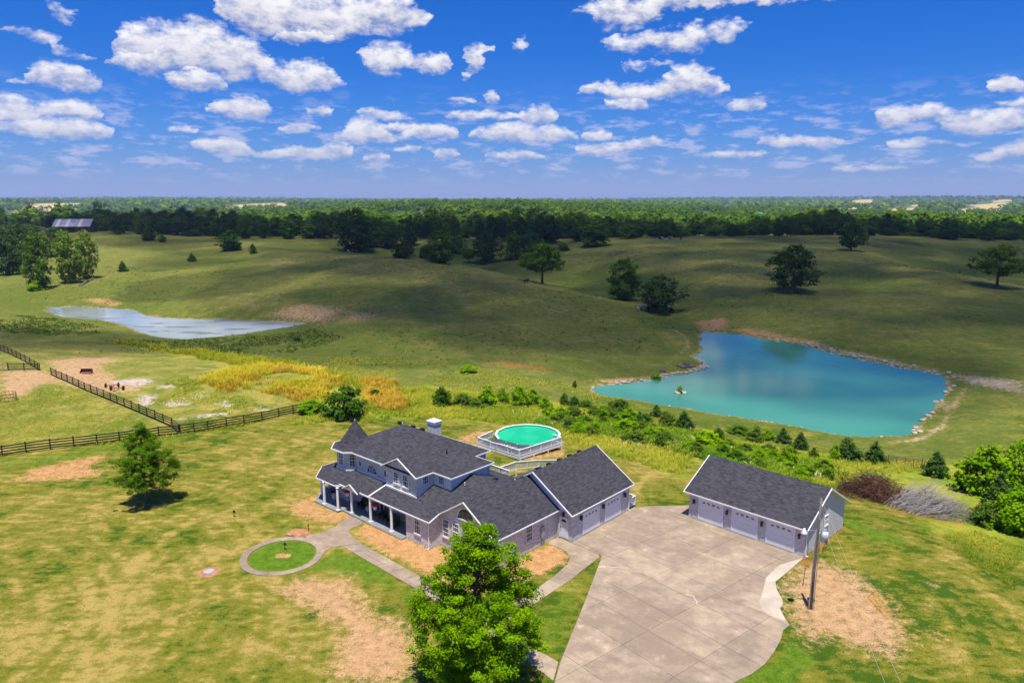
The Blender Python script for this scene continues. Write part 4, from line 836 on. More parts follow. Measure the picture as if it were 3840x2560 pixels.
# little porch gable over the steps
zq = 2.66; m = MB()
roof(house, [[(-11.65, -.62, zq), (-10.48, -.62, 3.32), (-10.48, 1.5, 3.32), (-11.65, 1.5, zq)], [(-10.48, -.62, 3.32), (-9.3, -.62, zq), (-9.3, 1.5, zq), (-10.48, 1.5, 3.32)]], [((-11.7, -.64, zq), (-10.48, -.64, 3.32)), ((-10.48, -.64, 3.32), (-9.25, -.64, zq))], 'porch_gable')
front(-.5).flat(m, [(-11.5, 2.56), (-9.45, 2.56), (-10.48, 3.2)], -.1, 0); m.build('gable_siding', M['siding'], house)
# porch floor, columns, ceiling, beams
m = MB(); m.prism([(-12.5, -.35), (-10.7, -.5), (-3.0, -.5), (-3.0, 1.95), (-12.5, 1.95)], -.25, .15); m.prism(octa(4.0), -.25, .146); m.build('porch_floor', M['porch'], house)
m = MB(); m.box(-8.3, -3.02, -.56, -.5, -.25, .10); m.build('porch_kerb', M['concrete'], house)
m = MB(); m.box(-12.6, -.1, -.3, 1.85, 2.50, 2.55); m.prism(octa(3.6), 2.51, 2.54); m.build('porch_ceiling', M['white'], house)
for a, b in ((-10.85, -.2), (-7.9, -.2), (-4.8, -.2), (-12.35, -.75), (-14.6, -.78), (-17.9, 2.0), (-17.0, -.1 + .6)):
    c = MB(); c.box(a - .17, a + .17, b - .17, b + .17, .15, .25); c.lathe([(.13, .25), (.125, 1.4), (.115, 2.38), (.15, 2.44), (.15, 2.5)], (a, b, 0), 14); c.build('porch_column', M['white'], house)
# windows and doors
window(house, front(0), -1.80, -.98, .95, 2.6, 3, 4); 
for s in (.60, 1.86, 4.35, 5.6): window(house, front(1.2), s, s + .8, 1.0, 2.68, 3, 4)
arch_window(house, front(1.2), 3.5, 3.36, 1.03, 1.05, ring=False)
window(house, right(6.85), 5.0, 5.9, 1.0, 2.5, 3, 4)
for s in (-6.42, -5.1): window(house, front(1.5), s, s + .82, 3.94, 5.12, 3, 4)
oval_window(house, front(1.5), -5.34, 5.92, .19, .19, 'gable_vent', M['trimgrey'])
oval_window(house, front(1.9), -12.1, 4.28, .24, .42); oval_window(house, front(1.9), -8.15, 4.28, .24, .42)
arch_window(house, front(1.9), -10.2, 3.80, .86, .86, 5)
window(house, right(-3.1), 2.12, 2.86, 4.4, 5.16, 3, 4, False); window(house, front(3.5), -2.4, -1.6, 4.36, 5.14, 3, 4, False)
r8 = 1.8 * math.tan(math.pi / 8)
tf = Wall((OC[0], OC[1] - 1.8), (1, 0), (0, -1)); td = (math.sqrt(.5), math.sqrt(.5)); tr_ = Wall((OC[0] + 1.8 * td[0], OC[1] - 1.8 * td[0]), td, (td[0], -td[0])); tl_ = Wall((OC[0] - 1.8 * td[0], OC[1] - 1.8 * td[0]), (td[0], -td[0]), (-td[0], -td[0]))
for w in (tf, tr_, tl_): window(house, w, -.42, .42, 3.75, 5.1, 3, 4); window(house, w, -.42, .42, .9, 2.3, 3, 4)
w = front(1.9)
window(house, w, -6.1, -5.4, 1.0, 2.3, 3, 4); window(house, w, -4.6, -4.0, 1.0, 2.3, 2, 4); window(house, w, -12.2, -11.4, 1.0, 2.3, 3, 4)
d = MB(); w.box(d, -9.75, -9.65, 0, .05, .15, 2.35); w.box(d, -8.05, -7.95, 0, .05, .15, 2.35); w.box(d, -9.65, -8.05, 0, .05, 2.25, 2.35); w.box(d, -9.20, -9.12, 0, .05, .15, 2.25); w.box(d, -8.58, -8.5, 0, .05, .15, 2.25)
do = d.build('entry_door', M['white'], house); d = MB(); w.box(d, -9.12, -8.58, -.02, .02, .17, 2.25); d.build('leaf', M['wicker'], do); d = MB(); w.box(d, -9.65, -9.2, -.02, .015, .17, 2.25); w.box(d, -8.5, -8.05, -.02, .015, .17, 2.25); d.build('pane', M['glass'], do)
w = front(9.35); d = MB(); w.box(d, 7.16, 7.22, 0, .06, .12, 2.14); w.box(d, 8.08, 8.14, 0, .06, .12, 2.14); w.box(d, 7.22, 8.08, 0, .06, 2.08, 2.14); w.box(d, 7.22, 8.08, -.02, .02, .14, 2.08)
for s in (7.32, 7.70):
    for z0, z1 in ((.27, .75), (.85, 1.5)): w.box(d, s, s + .28, .02, .032, z0, z1)
do = d.build('side_door', M['door'], house); g = MB(); w.flat(g, [(7.65 + .26 * math.cos(t), 1.68 + .24 * math.sin(t)) for t in np.linspace(0, math.pi, 9)], 0, .035); g.build('fan_light', M['glass'], do)
g = MB(); w.box(g, 7.28, 7.32, .02, .09, 1.0, 1.26); g.build('handle', M['black'], do); lantern(house, w, 7.65, 2.42)
w = right(8.5)
for s0, s1 in ((11.08, 13.48), (14.6, 17.0)): garage_door(house, w, s0, s1, .1, 2.12)
for s in (10.62, 14.05, 17.65): lantern(house, w, s, 1.92)
downspout(house, w, 18.45, .05, 2.6); downspout(house, front(0), .12, .02, 2.6); downspout(house, front(1.9), -7.72, 3.5, 5.3); downspout(house, right(-.75), 8.4, 3.9, 5.3)
w = right(6.85); b = MB(); w.box(b, 7.0, 7.42, .0, .16, .75, 1.75); b.build('meter_box', M['trimgrey'], house); b = MB(); b.tube([w.p(7.2, .08, .75), w.p(7.2, .08, -.05)], .05, 8); b.build('conduit', M['trimgrey'], house); MB().tube([w.p(7.02, .06, .4), w.p(7.02, .06, -.05)], .04, 8).build('conduit', M['trimgrey'], house)
# chimney
m = MB(); m.box(-8.05, -7.0, 7.2, 8.1, 5.5, 7.95); m.box(-8.09, -6.96, 7.16, 8.14, 7.95, 8.12); m.box(-8.12, -6.93, 7.13, 8.17, 8.12, 8.30); m.build('chimney', M['brick'], house)
m = MB(); m.box(-8.14, -6.91, 7.11, 8.19, 8.30, 8.36); m.box(-7.75, -7.3, 7.45, 7.85, 8.36, 8.44); m.build('chimney_cap', M['white'], house)
# door mat
m = MB(); m.box(-9.3, -8.4, .8, 1.4, .15, .17); tag(link('doormat', m.mesh('doormat'), M['mat'], None), 'brown doormat on the porch before the entry door', 'doormat').matrix_world = Matrix.Translation((*HO, 0)) @ Matrix.Rotation(HA, 4, 'Z')

# ------------------------------------------------------------------ detached garage
det = empty('detached_garage', (*DO, 0), DA); tag(det, 'detached brick garage with three white doors and dark gabled roof', 'garage')
MB().prism([(-11.35, 0), (0, 0), (0, 8.15), (-11.35, 8.15)], -1.6, 2.52).build('wall', M['brick'], det)
zd = lambda b: 5.12 - .575 * abs(b - 4.08)
m = MB(); right(0).flat(m, [(0, 2.52), (8.15, 2.52), (8.15, 2.66), (4.08, 5.0), (0, 2.66)], -.3, 0); Wall((-11.35, 0), (0, 1), (-1, 0)).flat(m, [(0, 2.52), (8.15, 2.52), (8.15, 2.66), (4.08, 5.0), (0, 2.66)], -.3, 0); m.build('gable_wall', M['brick'], det)
roof(det, [[(-11.75, -.33, zd(-.33)), (.27, -.33, zd(-.33)), (.27, 4.08, zd(4.08)), (-11.75, 4.08, zd(4.08))], [(-11.75, 4.08, zd(4.08)), (.27, 4.08, zd(4.08)), (.27, 8.54, zd(8.54)), (-11.75, 8.54, zd(8.54))]],
     [((-11.75, -.35, zd(-.33)), (.27, -.35, zd(-.33))), ((.29, -.37, zd(-.33)), (.29, 4.08, zd(4.08))), ((.29, 4.08, zd(4.08)), (.29, 8.56, zd(8.54))), ((-11.77, -.42, zd(-.38)), (-11.77, 4.08, zd(4.08)))])
m = MB(); m.box(-11.3, 0, -.30, .0, 2.46, 2.49); m.slab([(.01, 4.08, zd(4.08) - .14), (.28, 4.08, zd(4.08) - .14), (.28, 8.5, zd(8.5) - .14), (.01, 8.5, zd(8.5) - .14)], .02); m.slab([(.01, -.35, zd(-.35) - .14), (.28, -.35, zd(-.35) - .14), (.28, 4.08, zd(4.08) - .14), (.01, 4.08, zd(4.08) - .14)], .02); m.build('soffit', M['white'], det)
w = front(0)
for s0, s1 in ((-10.22, -7.82), (-6.78, -4.4), (-3.42, -.98)): garage_door(det, w, s0, s1, .08, 2.26)
for s in (-10.78, -7.32, -3.92, -.5): lantern(det, w, s, 1.75)
m = MB()
for i in range(95): w.box(m, -11.33 + i * .12, -11.33 + i * .12 + .10, 0, .025, 2.32, 2.47)
m.build('soldier_course', M['brick'], det)
window(det, right(0), 3.75, 4.5, 1.55, 2.5, 2, 4); downspout(det, right(0), .12, .02, 2.4)
w = right(0); m = MB(); w.box(m, 2.3, 2.75, 0, .18, .75, 1.35); m.build('meter_box', M['trimgrey'], det); m = MB(); m.tube([w.p(2.5, .1, .75), w.p(2.5, .1, -.3)], .04, 8); m.build('conduit', M['trimgrey'], det); MB().tube([w.p(.55, .08, -.1), w.p(.55, .08, 1.4)], .03, 8).build('conduit', M['trimgrey'], det)

# ------------------------------------------------------------------ porch furniture
def put_local(o, a, b, z, rz=0): p = hw(a, b, z); o.location = p; o.rotation_euler = (0, 0, HA + rz); return o
def wicker_chair(label, a, b, rz, wide=.7, name='wicker_chair', cat='chair'):
    r = put_local(empty(name), a, b, .15, rz); tag(r, label, cat, 'dark wicker porch seats'); h = wide / 2
    m = MB(); m.box(-h, h, -.32, .30, .22, .40); m.build('seat', M['wicker'], r)
    m = MB(); m.slab([(-h, .26, .40), (h, .26, .40), (h * .95, .40, .98), (0, .42, 1.05), (-h * .95, .40, .98)], .09, (0, -1, 0)); m.build('backrest', M['wicker'], r)
    for s in (-1, 1): m = MB(); m.box(s * h - .05, s * h + .05, -.34, .30, .40, .62); m.build('arm', M['wicker'], r)
    for x in (-h + .05, h - .05):
        for y in (-.28, .26): m = MB(); m.box(x - .03, x + .03, y - .03, y + .03, 0, .22); m.build('leg', M['wicker'], r)
wicker_chair('dark wicker armchair near the turret, left of the white flower pot', -11.0, 1.15, .2); wicker_chair('dark wicker armchair under the hanging pink basket by the entry door', -7.45, .95, -.1); wicker_chair('wide dark wicker loveseat at the right end of the porch', -5.75, .7, 0, 1.25, 'wicker_loveseat', 'loveseat')

# ------------------------------------------------------------------ leaves
def leaves(C, size, N=None, up=.5, rng=RNG, asp=.6):
    """folded leaf quads at centres C: verts (n*4), tris (n*2)"""
    n = len(C); size = np.broadcast_to(size, n)[:, None]
    nr = rng.normal(size=(n, 3)); nr[:, 2] = np.abs(nr[:, 2]) + up
    if N is not None: nr = nr * .8 + N
    nr /= np.linalg.norm(nr, axis=1, keepdims=True)
    a = rng.normal(size=(n, 3)); t = np.cross(nr, a); t /= np.linalg.norm(t, axis=1, keepdims=True) + 1e-9; b = np.cross(nr, t)
    V = np.stack([C - t * size * .5, C + b * size * .5 * asp - nr * size * .08, C + t * size * .5 - nr * size * .05, C - b * size * .5 * asp - nr * size * .08], 1).reshape(-1, 3)
    i = np.arange(n)[:, None] * 4; T = np.concatenate([i + np.array([[0, 1, 2]]), i + np.array([[0, 2, 3]])], 1).reshape(-1, 3)
    return V, T
def crown(name, mat, prof, n_cl, per, cl_r, leaf, seed, rough=.22, inner=.55, up=.5, lean=(0, 0), flat=.65, gaps=.0, mesh_only=False):
    """crown of leaf clumps; prof = [(height, radius)...] for the outline"""
    g = np.random.default_rng(seed); hs = np.array([p[0] for p in prof]); rs = np.array([p[1] for p in prof])
    z = g.random(n_cl * 6) * (hs[-1] - hs[0]) + hs[0]; r = np.interp(z, hs, rs); keep = g.random(len(z)) < (r / rs.max()) ** 1.2 + .06; z, r = z[keep][:n_cl], r[keep][:n_cl]
    th = g.random(len(z)) * 2 * np.pi; lob = 1 + rough * (np.sin(th * 3 + seed + z * 1.9 / max(rs.max(), .1)) * .6 + np.sin(th * 5 - seed * 2.1 + z * 4 / max(rs.max(), .1)) * .5) + g.normal(size=len(z)) * rough * .35
    rad = r * lob * np.maximum(inner, g.random(len(z)) ** .45)
    if gaps: ok = np.sin(th * 2 + z * 2.4 + seed) + g.normal(size=len(z)) * .6 > -1.2 + gaps; z, th, rad = z[ok], th[ok], rad[ok]
    C0 = np.stack([rad * np.cos(th) + lean[0] * z, rad * np.sin(th) + lean[1] * z, z], 1)
    k = np.repeat(np.arange(len(C0)), per); off = g.normal(size=(len(k), 3)); off /= np.linalg.norm(off, axis=1, keepdims=True); off *= (g.random(len(k)) ** .5)[:, None]; off[:, 2] *= flat
    szc = cl_r * (.7 + .6 * g.random(len(C0))); C = C0[k] + off * szc[k][:, None]; C[:, 2] = np.maximum(C[:, 2], .05)
    out = np.stack([np.cos(th), np.sin(th), np.full(len(th), .5)], 1)[k] * .5 + off * .6
    V, T = leaves(C, leaf * (.75 + .5 * g.random(len(C))), out, up, g)
    ct = g.random(len(C0))[k]; tint = np.clip(.02 + .5 * ct + .25 * g.random(len(k)) + .4 * off[:, 2], 0, 1)  # clump tops lighter, undersides darker: crown shade painted into the leaf tint
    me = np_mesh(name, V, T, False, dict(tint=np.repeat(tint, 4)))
    me.materials.append(mat); return me
def trunk(name, h, r, seed, crown_r, fork=.35, n_limb=7, lean=(0, 0), mat=None, n=9):
    g = random.Random(seed); m = MB(); pts = [(0, 0, -.3), (0, 0, .0)]; rad = [r * 1.5, r * 1.25]
    for i in range(1, 7): t = i / 6; pts.append((lean[0] * h * t + g.uniform(-.03, .03) * h * t, lean[1] * h * t + g.uniform(-.03, .03) * h * t, h * .9 * t)); rad.append(r * (1 - t) ** .8 + .02)
    m.tube(pts, rad, n)
    for k in range(n_limb):
        t = g.uniform(fork, .85); z0 = h * .9 * t; a = k * 2.4 + g.uniform(-.4, .4); L = crown_r * g.uniform(.5, .85) * (1.1 - .5 * t); b = Vector((lean[0] * h * t, lean[1] * h * t, z0)); R0 = r * (1 - t) ** .8 * .6 + .015
        P = [b, b + Vector((math.cos(a) * L * .4, math.sin(a) * L * .4, L * .28)), b + Vector((math.cos(a + .2) * L * .75, math.sin(a + .2) * L * .75, L * .62)), b + Vector((math.cos(a + .1) * L, math.sin(a + .1) * L, L * .8))]
        m.tube(P, [R0, R0 * .7, R0 * .45, R0 * .15], 6)
    me = m.mesh(name, True); me.materials.append(mat or M['bark']); return me
def tree_obj(name, tm, cm, loc, scale=(1, 1, 1), rz=0.0, label=None, cat='tree', group=None):
    r = empty(name, loc, rz); r.scale = scale; tag(r, label, cat, group)
    if tm: link('trunk', tm, None, r)
    link('crown', cm, None, r); return r
# hanging baskets and pots
def flowers(label, name, a, b, z, r, mat, pot=True, hang=True, cat='flowers', n=40):
    root = put_local(empty(name), a, b, z); tag(root, label, cat)
    link('blossoms', crown('blossoms', mat, [(-.35, .5 * r), (-.1, r), (.2, .9 * r), (.4, .35 * r)], n, 14, .16, .10, int(abs(a * 100))), None, root)
    if pot: MB().lathe([(.12, -.38), (.2, -.05), (.21, -.04)] if hang else [(.16, -z + .15), (.24, -.25), (.25, -.24)], (0, 0, 0), 12).build('pot', M['pot'], root)
    if hang: MB().tube([(0, 0, -.05), (0, 0, 2.5 - z)], .012, 5).build('hanger', M['black'], root)
flowers('pink hanging flower basket between the porch columns near the turret', 'hanging_basket', -12.0, .15, 1.85, .42, M['flower_pink']); flowers('pink hanging flower basket beside the entry door', 'hanging_basket', -7.6, .1, 1.75, .42, M['flower_pink'])
flowers('dark red spreading plant in a white pot at the left of the porch', 'potted_plant', -14.9, .55, .95, .55, M['flower_red'], True, False, 'plant'); flowers('small green plant in a white pot before the entry door', 'potted_plant', -10.05, 1.1, .85, .26, M['leaf_olive'], True, False, 'plant')

# ------------------------------------------------------------------ pool, its deck, the back deck
def railing(root, P, top=.86, z0=.44, step=.145, first=True, zs=None):
    """white rail along local points P: posts, rails, balusters"""
    for i, (p, q) in enumerate(zip(P[:-1], P[1:])):
        p, q = np.array(p, float), np.array(q, float); L = np.linalg.norm(q - p); zp_, zq_ = (z0, z0) if zs is None else (zs[i], zs[i + 1])
        f = lambda t, h: (*(p + (q - p) * t), zp_ + (zq_ - zp_) * t + h)
        MB().bar(f(0, top), f(1, top), .13, .05).build('top_rail', M['white'], root); MB().bar(f(0, top - .09), f(1, top - .09), .05, .09).build('upper_rail', M['white'], root); MB().bar(f(0, .10), f(1, .10), .05, .08).build('lower_rail', M['white'], root)
        ns = max(1, round(L / 1.9))
        for k in range(ns + 1):
            if k == 0 and i > 0: continue
            c = f(k / ns, 0); MB().box(c[0] - .05, c[0] + .05, c[1] - .05, c[1] + .05, c[2] - .02, c[2] + top - .02).build('post', M['white'], root)
        nb_ = int(L / step); me = None
        for k in range(1, nb_):
            c = f(k / nb_, 0)
            if me is None: me = MB().box(-.017, .017, -.017, .017, .10, top - .08).mesh('baluster'); me.materials.append(M['white'])
            o = link('baluster', me, None, root); o.location = c
dk = empty('pool_deck', (*HO, 0), HA); tag(dk, 'white railed wooden deck around the front of the round pool', 'deck')
PC, PR = (-13.4, 28.8), 4.1
ang0, ang1 = math.atan2(27.4 - PC[1], -9.6 - PC[0]), math.atan2(24.6 - PC[1], -15.5 - PC[0])
arc = [(PC[0] + 4.12 * math.cos(t), PC[1] + 4.12 * math.sin(t)) for t in np.linspace(-.05, -2.05, 16)]
DL, DF, DR = (-15.45, 21.8), (-8.62, 21.75), (-7.95, 28.75)
nbd = 46                                           # deck boards, each cut to the deck outline
outline = [DL, DF, DR, (-9.2, 28.75)] + arc + [(-15.3, 25.0)]
for k in range(nbd):
    p = clip(clip(outline, (0, 1), 21.75 + (k + 1) * .155 - .008), (0, -1), -(21.75 + k * .155))
    if len(p) >= 3 and parea(p) > .02: MB().prism(p, .40, .44).build('board', M['deck'], dk)
m = MB(); m.bar((*DL, .26), (*DF, .26), .06, .28); m.bar((*DF, .26), (*DR, .26), .06, .28); m.bar((*DR, .26), (-9.3, 28.75, .26), .06, .28); m.build('rim_joist', M['white'], dk)
for q in (DF, (-8.4, 24.0), (-8.2, 26.4), DR, (-11, 21.77), (-13.3, 21.78), DL): MB().box(q[0] - .07, q[0] + .07, q[1] - .07 + .1, q[1] + .07 + .1, -1.2, .3).build('deck_post', M['white'], dk)
railing(dk, [(-15.9, 24.9), DL, (-13.3, 21.78)]); railing(dk, [(-12.2, 21.77), DF, DR, (-9.35, 28.85)])
gt = empty('gate', (0, 0, 0)); gt.parent = dk; m = MB(); m.box(-13.25, -12.25, 21.72, 21.80, 1.18, 1.30); m.box(-13.25, -12.25, 21.74, 21.79, .5, .58); m.build('gate_rail', M['white'], gt)
for k in range(8): c = -13.15 + k * .115; MB().box(c, c + .035, 21.745, 21.78, .55, 1.2).build('gate_slat', M['white'], gt)
b = MB(); b.box(-12.36, -12.28, 21.66, 21.71, 1.0, 1.12); b.box(-12.36, -12.28, 21.66, 21.71, .6, .72); b.build('hinge', M['black'], gt)
b = MB(); b.box(-13.75, -13.45, 21.70, 21.715, 1.0, 1.14); b.build('notice_plate', plain('blue_plate', (.10, .30, .55), .5), dk)
pool = empty('above_ground_pool', hw(*PC, 0), HA); tag(pool, 'round above-ground pool of green water with white rim', 'pool')
n = 40; m = MB()
for k in range(n):
    a, b = 2 * math.pi * k / n, 2 * math.pi * (k + 1) / n; q = lambda r, t, z: (r * math.cos(t), r * math.sin(t), z)
    m.poly([q(PR, a, -1.2), q(PR, b, -1.2), q(PR, b, .42), q(PR, a, .42)]); m.poly([q(PR - .05, b, -.9), q(PR - .05, a, -.9), q(PR - .05, a, .40), q(PR - .05, b, .40)])
m.build('wall', M['poolwall'], pool)
m = MB()
for k in range(16):
    a, b = 2 * math.pi * k / 16, 2 * math.pi * (k + 1) / 16
    if k in (11, 12, 13, 14, 15): continue
    m.slab([((PR + .12) * math.cos(a), (PR + .14) * math.sin(a), .50), ((PR + .14) * math.cos(b), (PR + .14) * math.sin(b), .50), ((PR - .12) * math.cos(b), (PR - .12) * math.sin(b), .50), ((PR - .12) * math.cos(a), (PR - .12) * math.sin(a), .50)], .06)
m.build('rim', M['white'], pool)
for k in range(16): a = 2 * math.pi * k / 16; MB().box(-.07, .07, -.04, .04, -1.2, .45).build('upright', M['white'], pool).location = ((PR + .03) * math.cos(a), (PR + .03) * math.sin(a), 0)
wm, wt, wb = material('green_pool_water'); pos = wt.n('ShaderNodeNewGeometry').outputs['Position']
wt.put(wb.inputs['Base Color'], wt.mix(wt.ss(wt.noise(pos, .35, 3, .5), .35, .65), (.012, .36, .165), (.020, .43, .205))); wb.inputs['Roughness'].default_value = .08; wb.inputs['IOR'].default_value = 1.33
wt.put(wb.inputs['Normal'], wt.n('ShaderNodeBump', None, Strength=.06, Distance=.03, Height=wt.noise(pos, 2.5, 3, .6)).outputs[0])
MB().poly([((PR - .06) * math.cos(t), (PR - .06) * math.sin(t), .30) for t in np.linspace(0, 2 * math.pi, 48, endpoint=False)]).build('water', wm, pool)
# patio benches on the pool deck (white slatted)
for i, (a, lab) in enumerate(((-11.6, 'white patio chair on the pool deck nearest the gate'), (-10.6, 'middle white patio chair on the pool deck'), (-9.6, 'white patio chair in the front corner of the pool deck'))):
    r = put_local(empty('patio_chair'), a, 22.5, .44, 0); tag(r, lab, 'chair', 'white patio chairs on the pool deck')
    for k in range(5): x = -.28 + k * .125; MB().box(x, x + .09, -.28, .28, .38, .41).build('slat', M['white'], r)
    for k in range(5): x = -.28 + k * .125; MB().slab([(x, -.28, .41), (x + .09, -.28, .41), (x + .09, -.42, .92), (x, -.42, .92)], .03, (0, -1, 0)).build('back_slat', M['white'], r)
    for x in (-.27, .25):
        for y in (-.26, .24): MB().box(x, x + .04, y, y + .04, 0, .38).build('leg', M['white'], r)
        MB().box(x - .03, x + .06, -.3, .28, .58, .62).build('arm', M['white'], r)
bd = empty('back_deck', (*HO, 0), HA); tag(bd, 'white railed deck and ramp behind the house, seen over the roof', 'deck')
MB().prism([(-9.0, 11.2), (-4.4, 11.2), (-.3, 11.2), (-.3, 20.5), (-4.4, 20.5), (-4.4, 15.4), (-9.0, 15.4)], .7, .76).build('deck_floor', M['deck'], bd)
railing(bd, [(-9.0, 15.4), (-5.9, 15.42), (-4.4, 15.38)], .9, .76); railing(bd, [(-5.85, 15.5), (-5.8, 17.9), (-4.7, 20.6), (-2.0, 24.5)], .9, .7, .15, True, [.76, .70, .45, .1])
for q in ((-8.9, 15.3), (-6, 15.3), (-5.7, 17.9), (-4.6, 20.4)): MB().box(q[0] - .06, q[0] + .06, q[1] - .06, q[1] + .06, -1.0, .72).build('deck_post', M['white'], bd)
sp = empty('side_porch', (*HO, 0), HA); tag(sp, 'small white railed landing at the far corner of the attached garage', 'landing')
MB().box(6.0, 8.45, 18.62, 19.9, -.4, .12).build('landing_floor', M['deck'], sp); railing(sp, [(8.4, 18.75), (8.4, 19.85), (6.1, 19.85)], .95, .12, .14)

# ------------------------------------------------------------------ utility pole and wires
PX, PY = un(3040, 2282)[:2]; pole = empty('utility_pole', (PX, PY, 0)); tag(pole, 'weathered utility pole with lamp and transformer beside the driveway', 'utility pole')
MB().tube([(0, 0, -.5), (.02, 0, 3), (.07, .02, 6), (.12, .05, 8.75)], [.11, .10, .09, .08], 12).build('shaft', M['wood'], pole, True)
m = MB(); m.tube([(-.17, -.06, -.2), (-.14, -.06, 3), (-.06, -.05, 6.2)], .045, 8); m.tube([(.13, -.12, -.2), (.16, -.11, 3), (.2, -.1, 5.7)], .03, 8); m.build('conduit', M['steel'], pole)
m = MB(); m.lathe([(.02, 0), (.27, .02), (.27, .62), (.22, .72), (.05, .76)], (.52, -.1, 5.45), 16); m.tube([(.45, -.1, 6.2), (.45, -.1, 6.42)], .04, 8); m.tube([(.6, -.05, 6.2), (.6, -.05, 6.42)], .04, 8); tr = m.build('transformer', plain('transformer_grey', (.55, .57, .58), .4, .05), pole, True)
m = MB(); m.tube([(.08, 0, 6.2), (-.5, -.12, 6.35), (-.95, -.2, 6.32)], [.03, .028, .025], 8); m.build('lamp_arm', M['steel'], pole)
m = MB(); m.lathe([(.06, .35), (.09, .15), (.26, .0), (.22, -.06), (.06, -.14)], (-1.05, -.22, 6.2), 16); m.build('lamp_head', M['white'], pole, True)
m = MB()
for a in np.linspace(0, 1, 3): m.tube([(.25, -.12, 6.3 - a * .2), (.55 + .1 * a, -.4, 5.6 - a * .3), (.35, -.3, 4.9 - a * .3), (.12, -.12, 5.0 - a * .2)], .018, 5)
m.build('jumper_cable', M['black'], pole)
m = MB(); m.tube([(.13, .0, 8.3), (.3, -.1, 7.6), (.42, -.1, 6.5)], .02, 5); m.build('drop_wire', M['steel'], pole)
def wire(name, p, q, sag, label, r=.012, mat=None):
    p, q = Vector(p), Vector(q); pts = [p.lerp(q, t) - Vector((0, 0, sag * 4 * t * (1 - t))) for t in np.linspace(0, 1, 20)]
    o = MB().tube(pts, r, 5).build(name, mat or M['steel']); tag(o, label, 'wire')
wp = Vector((PX + .12, PY + .05, 8.5)); lw = plain('pale_bare_wire', (.40, .34, .27), .5, .05)
wire('overhead_wire', wp + Vector((.08, 0, 0)), un(3385, 2575, 8.0), .12, 'upper pale wire running from the pole to the bottom right edge', .008, lw); wire('overhead_wire', wp + Vector((-.05, 0, -1.1)), un(3325, 2575, 7.2), .12, 'lower pale wire running from the pole to the bottom right edge', .008, lw)
st = un(2700 + 685 / 2.209, 1850 + 765 / 2.209); s = MB(); s.bar((st[0], st[1], -.2), (st[0] + .12, st[1] + .05, 1.55), .035, .035); tag(s.build('steel_stake', M['rust']), 'thin rusty steel stake between the driveway and the utility pole', 'stake')

# ------------------------------------------------------------------ fences, gates, farm things
def board_fence(pts, label, name='board_fence', nb=4, h=1.3, gap=None, mat=None):
    """posts at world points; boards between them, each its own object"""
    mat = mat or M['fence']; c = pts[0]; root = empty(name, tuple(c)); tag(root, label, 'fence'); g = random.Random(len(label))
    L = [Vector(p) - Vector(c) for p in pts]
    for p in L: MB().tube([p + Vector((0, 0, -.3)), p + Vector((g.uniform(-.03, .03), g.uniform(-.03, .03), h + g.uniform(.0, .12)))], .075, 7).build('post', mat, root)
    for p, q in zip(L[:-1], L[1:]):
        d = (q - p).normalized(); off = Vector((-d.y, d.x, 0)) * -.09
        if (Vector(c) + p).dot(off) > 0: off = -off
        for k in range(nb):
            z = .25 + k * (h - .33) / (nb - 1); dz = lambda: Vector((0, 0, z + g.uniform(-.03, .03)))
            MB().bar(p + off + dz(), q + off + dz(), .04, .14).build('board', mat, root)
    return root
F1 = [hit(x / 3.136, 1250 + y / 3.136) for x, y in [(-250,1480),(30,1440),(310,1400),(595,1362),(870,1332),(1145,1302),(1410,1272),(1640,1240),(1870,1212),(2110,1190)]] + [hit(640 + x / 2.219, 1250 + y / 2.219) for x, y in [(197,822),(312,806),(465,778),(612,755),(762,727),(900,695),(1020,670),(1085,660)]]
board_fence(F1, 'long black four-board fence running across behind the lone lawn tree')
a_, b_ = hit(604 / 3.136, 1250 + 487 / 3.136), hit(2025 / 3.136, 1250 + 1100 / 3.136)
F2 = [a_ + (b_ - a_) * t for t in np.linspace(0, 1, 19)] + [F1[9] + np.array([0, .25, 0])]
for p in F2: p[2] = hz(p[0], p[1])
board_fence(F2, 'black board fence slanting down from the dirt lot to the fence corner')
a_, b_ = hit(-80 / 3.136, 1250 + 165 / 3.136), hit(470 / 3.136, 1250 + 432 / 3.136)
F3 = [a_ + (b_ - a_) * t for t in np.linspace(0, 1, 12)]
for p in F3: p[2] = hz(p[0], p[1])
board_fence(F3, 'black board fence at the far left edge, slanting toward the dirt lot')
F4 = [hit(x / 3.136, 1250 + y / 3.136) for x, y in [(100,432),(285,436),(450,434)]]; board_fence(F4, 'short level black board fence beside the faded red gate')
def pipe_gate(p, q, h, nbar, nvert, label, mat, name):
    p, q = Vector(p), Vector(q); r = empty(name, p); tag(r, label, 'gate'); q = q - p; p = Vector((0, 0, 0))
    for k in range(nbar): z = .2 + k * (h - .2) / (nbar - 1); MB().tube([p + Vector((0, 0, z)), q + Vector((0, 0, z))], .03, 6).build('bar', mat, r)
    for k in range(nvert + 1): c = p.lerp(q, k / nvert); MB().tube([c + Vector((0, 0, .15)), c + Vector((0, 0, h + .02))], .035, 6).build('upright', mat, r)
    for c in (p, q): MB().tube([c + Vector((0, 0, -.3)), c + Vector((0, 0, h + .2))], .07, 7).build('gate_post', M['wood'], r)
pipe_gate(hit(-60 / 3.136, 1250 + 430 / 3.136), hit(93 / 3.136, 1250 + 432 / 3.136), 1.3, 6, 3, 'faded red pipe gate at the left edge beside the short fence', M['pink'], 'pipe_gate')
pipe_gate(hit(3330, 1742), hit(3456, 1757), 1.2, 6, 4, 'rusty pipe gate between the cedars behind the brush pile', M['rust'], 'pipe_gate')
hp = hit(30, 1500); hr = empty('hay_ring', tuple(hp)); tag(hr, 'rusty round hay ring feeder at the left edge of the paddock', 'hay feeder'); n = 14; RH = 1.15
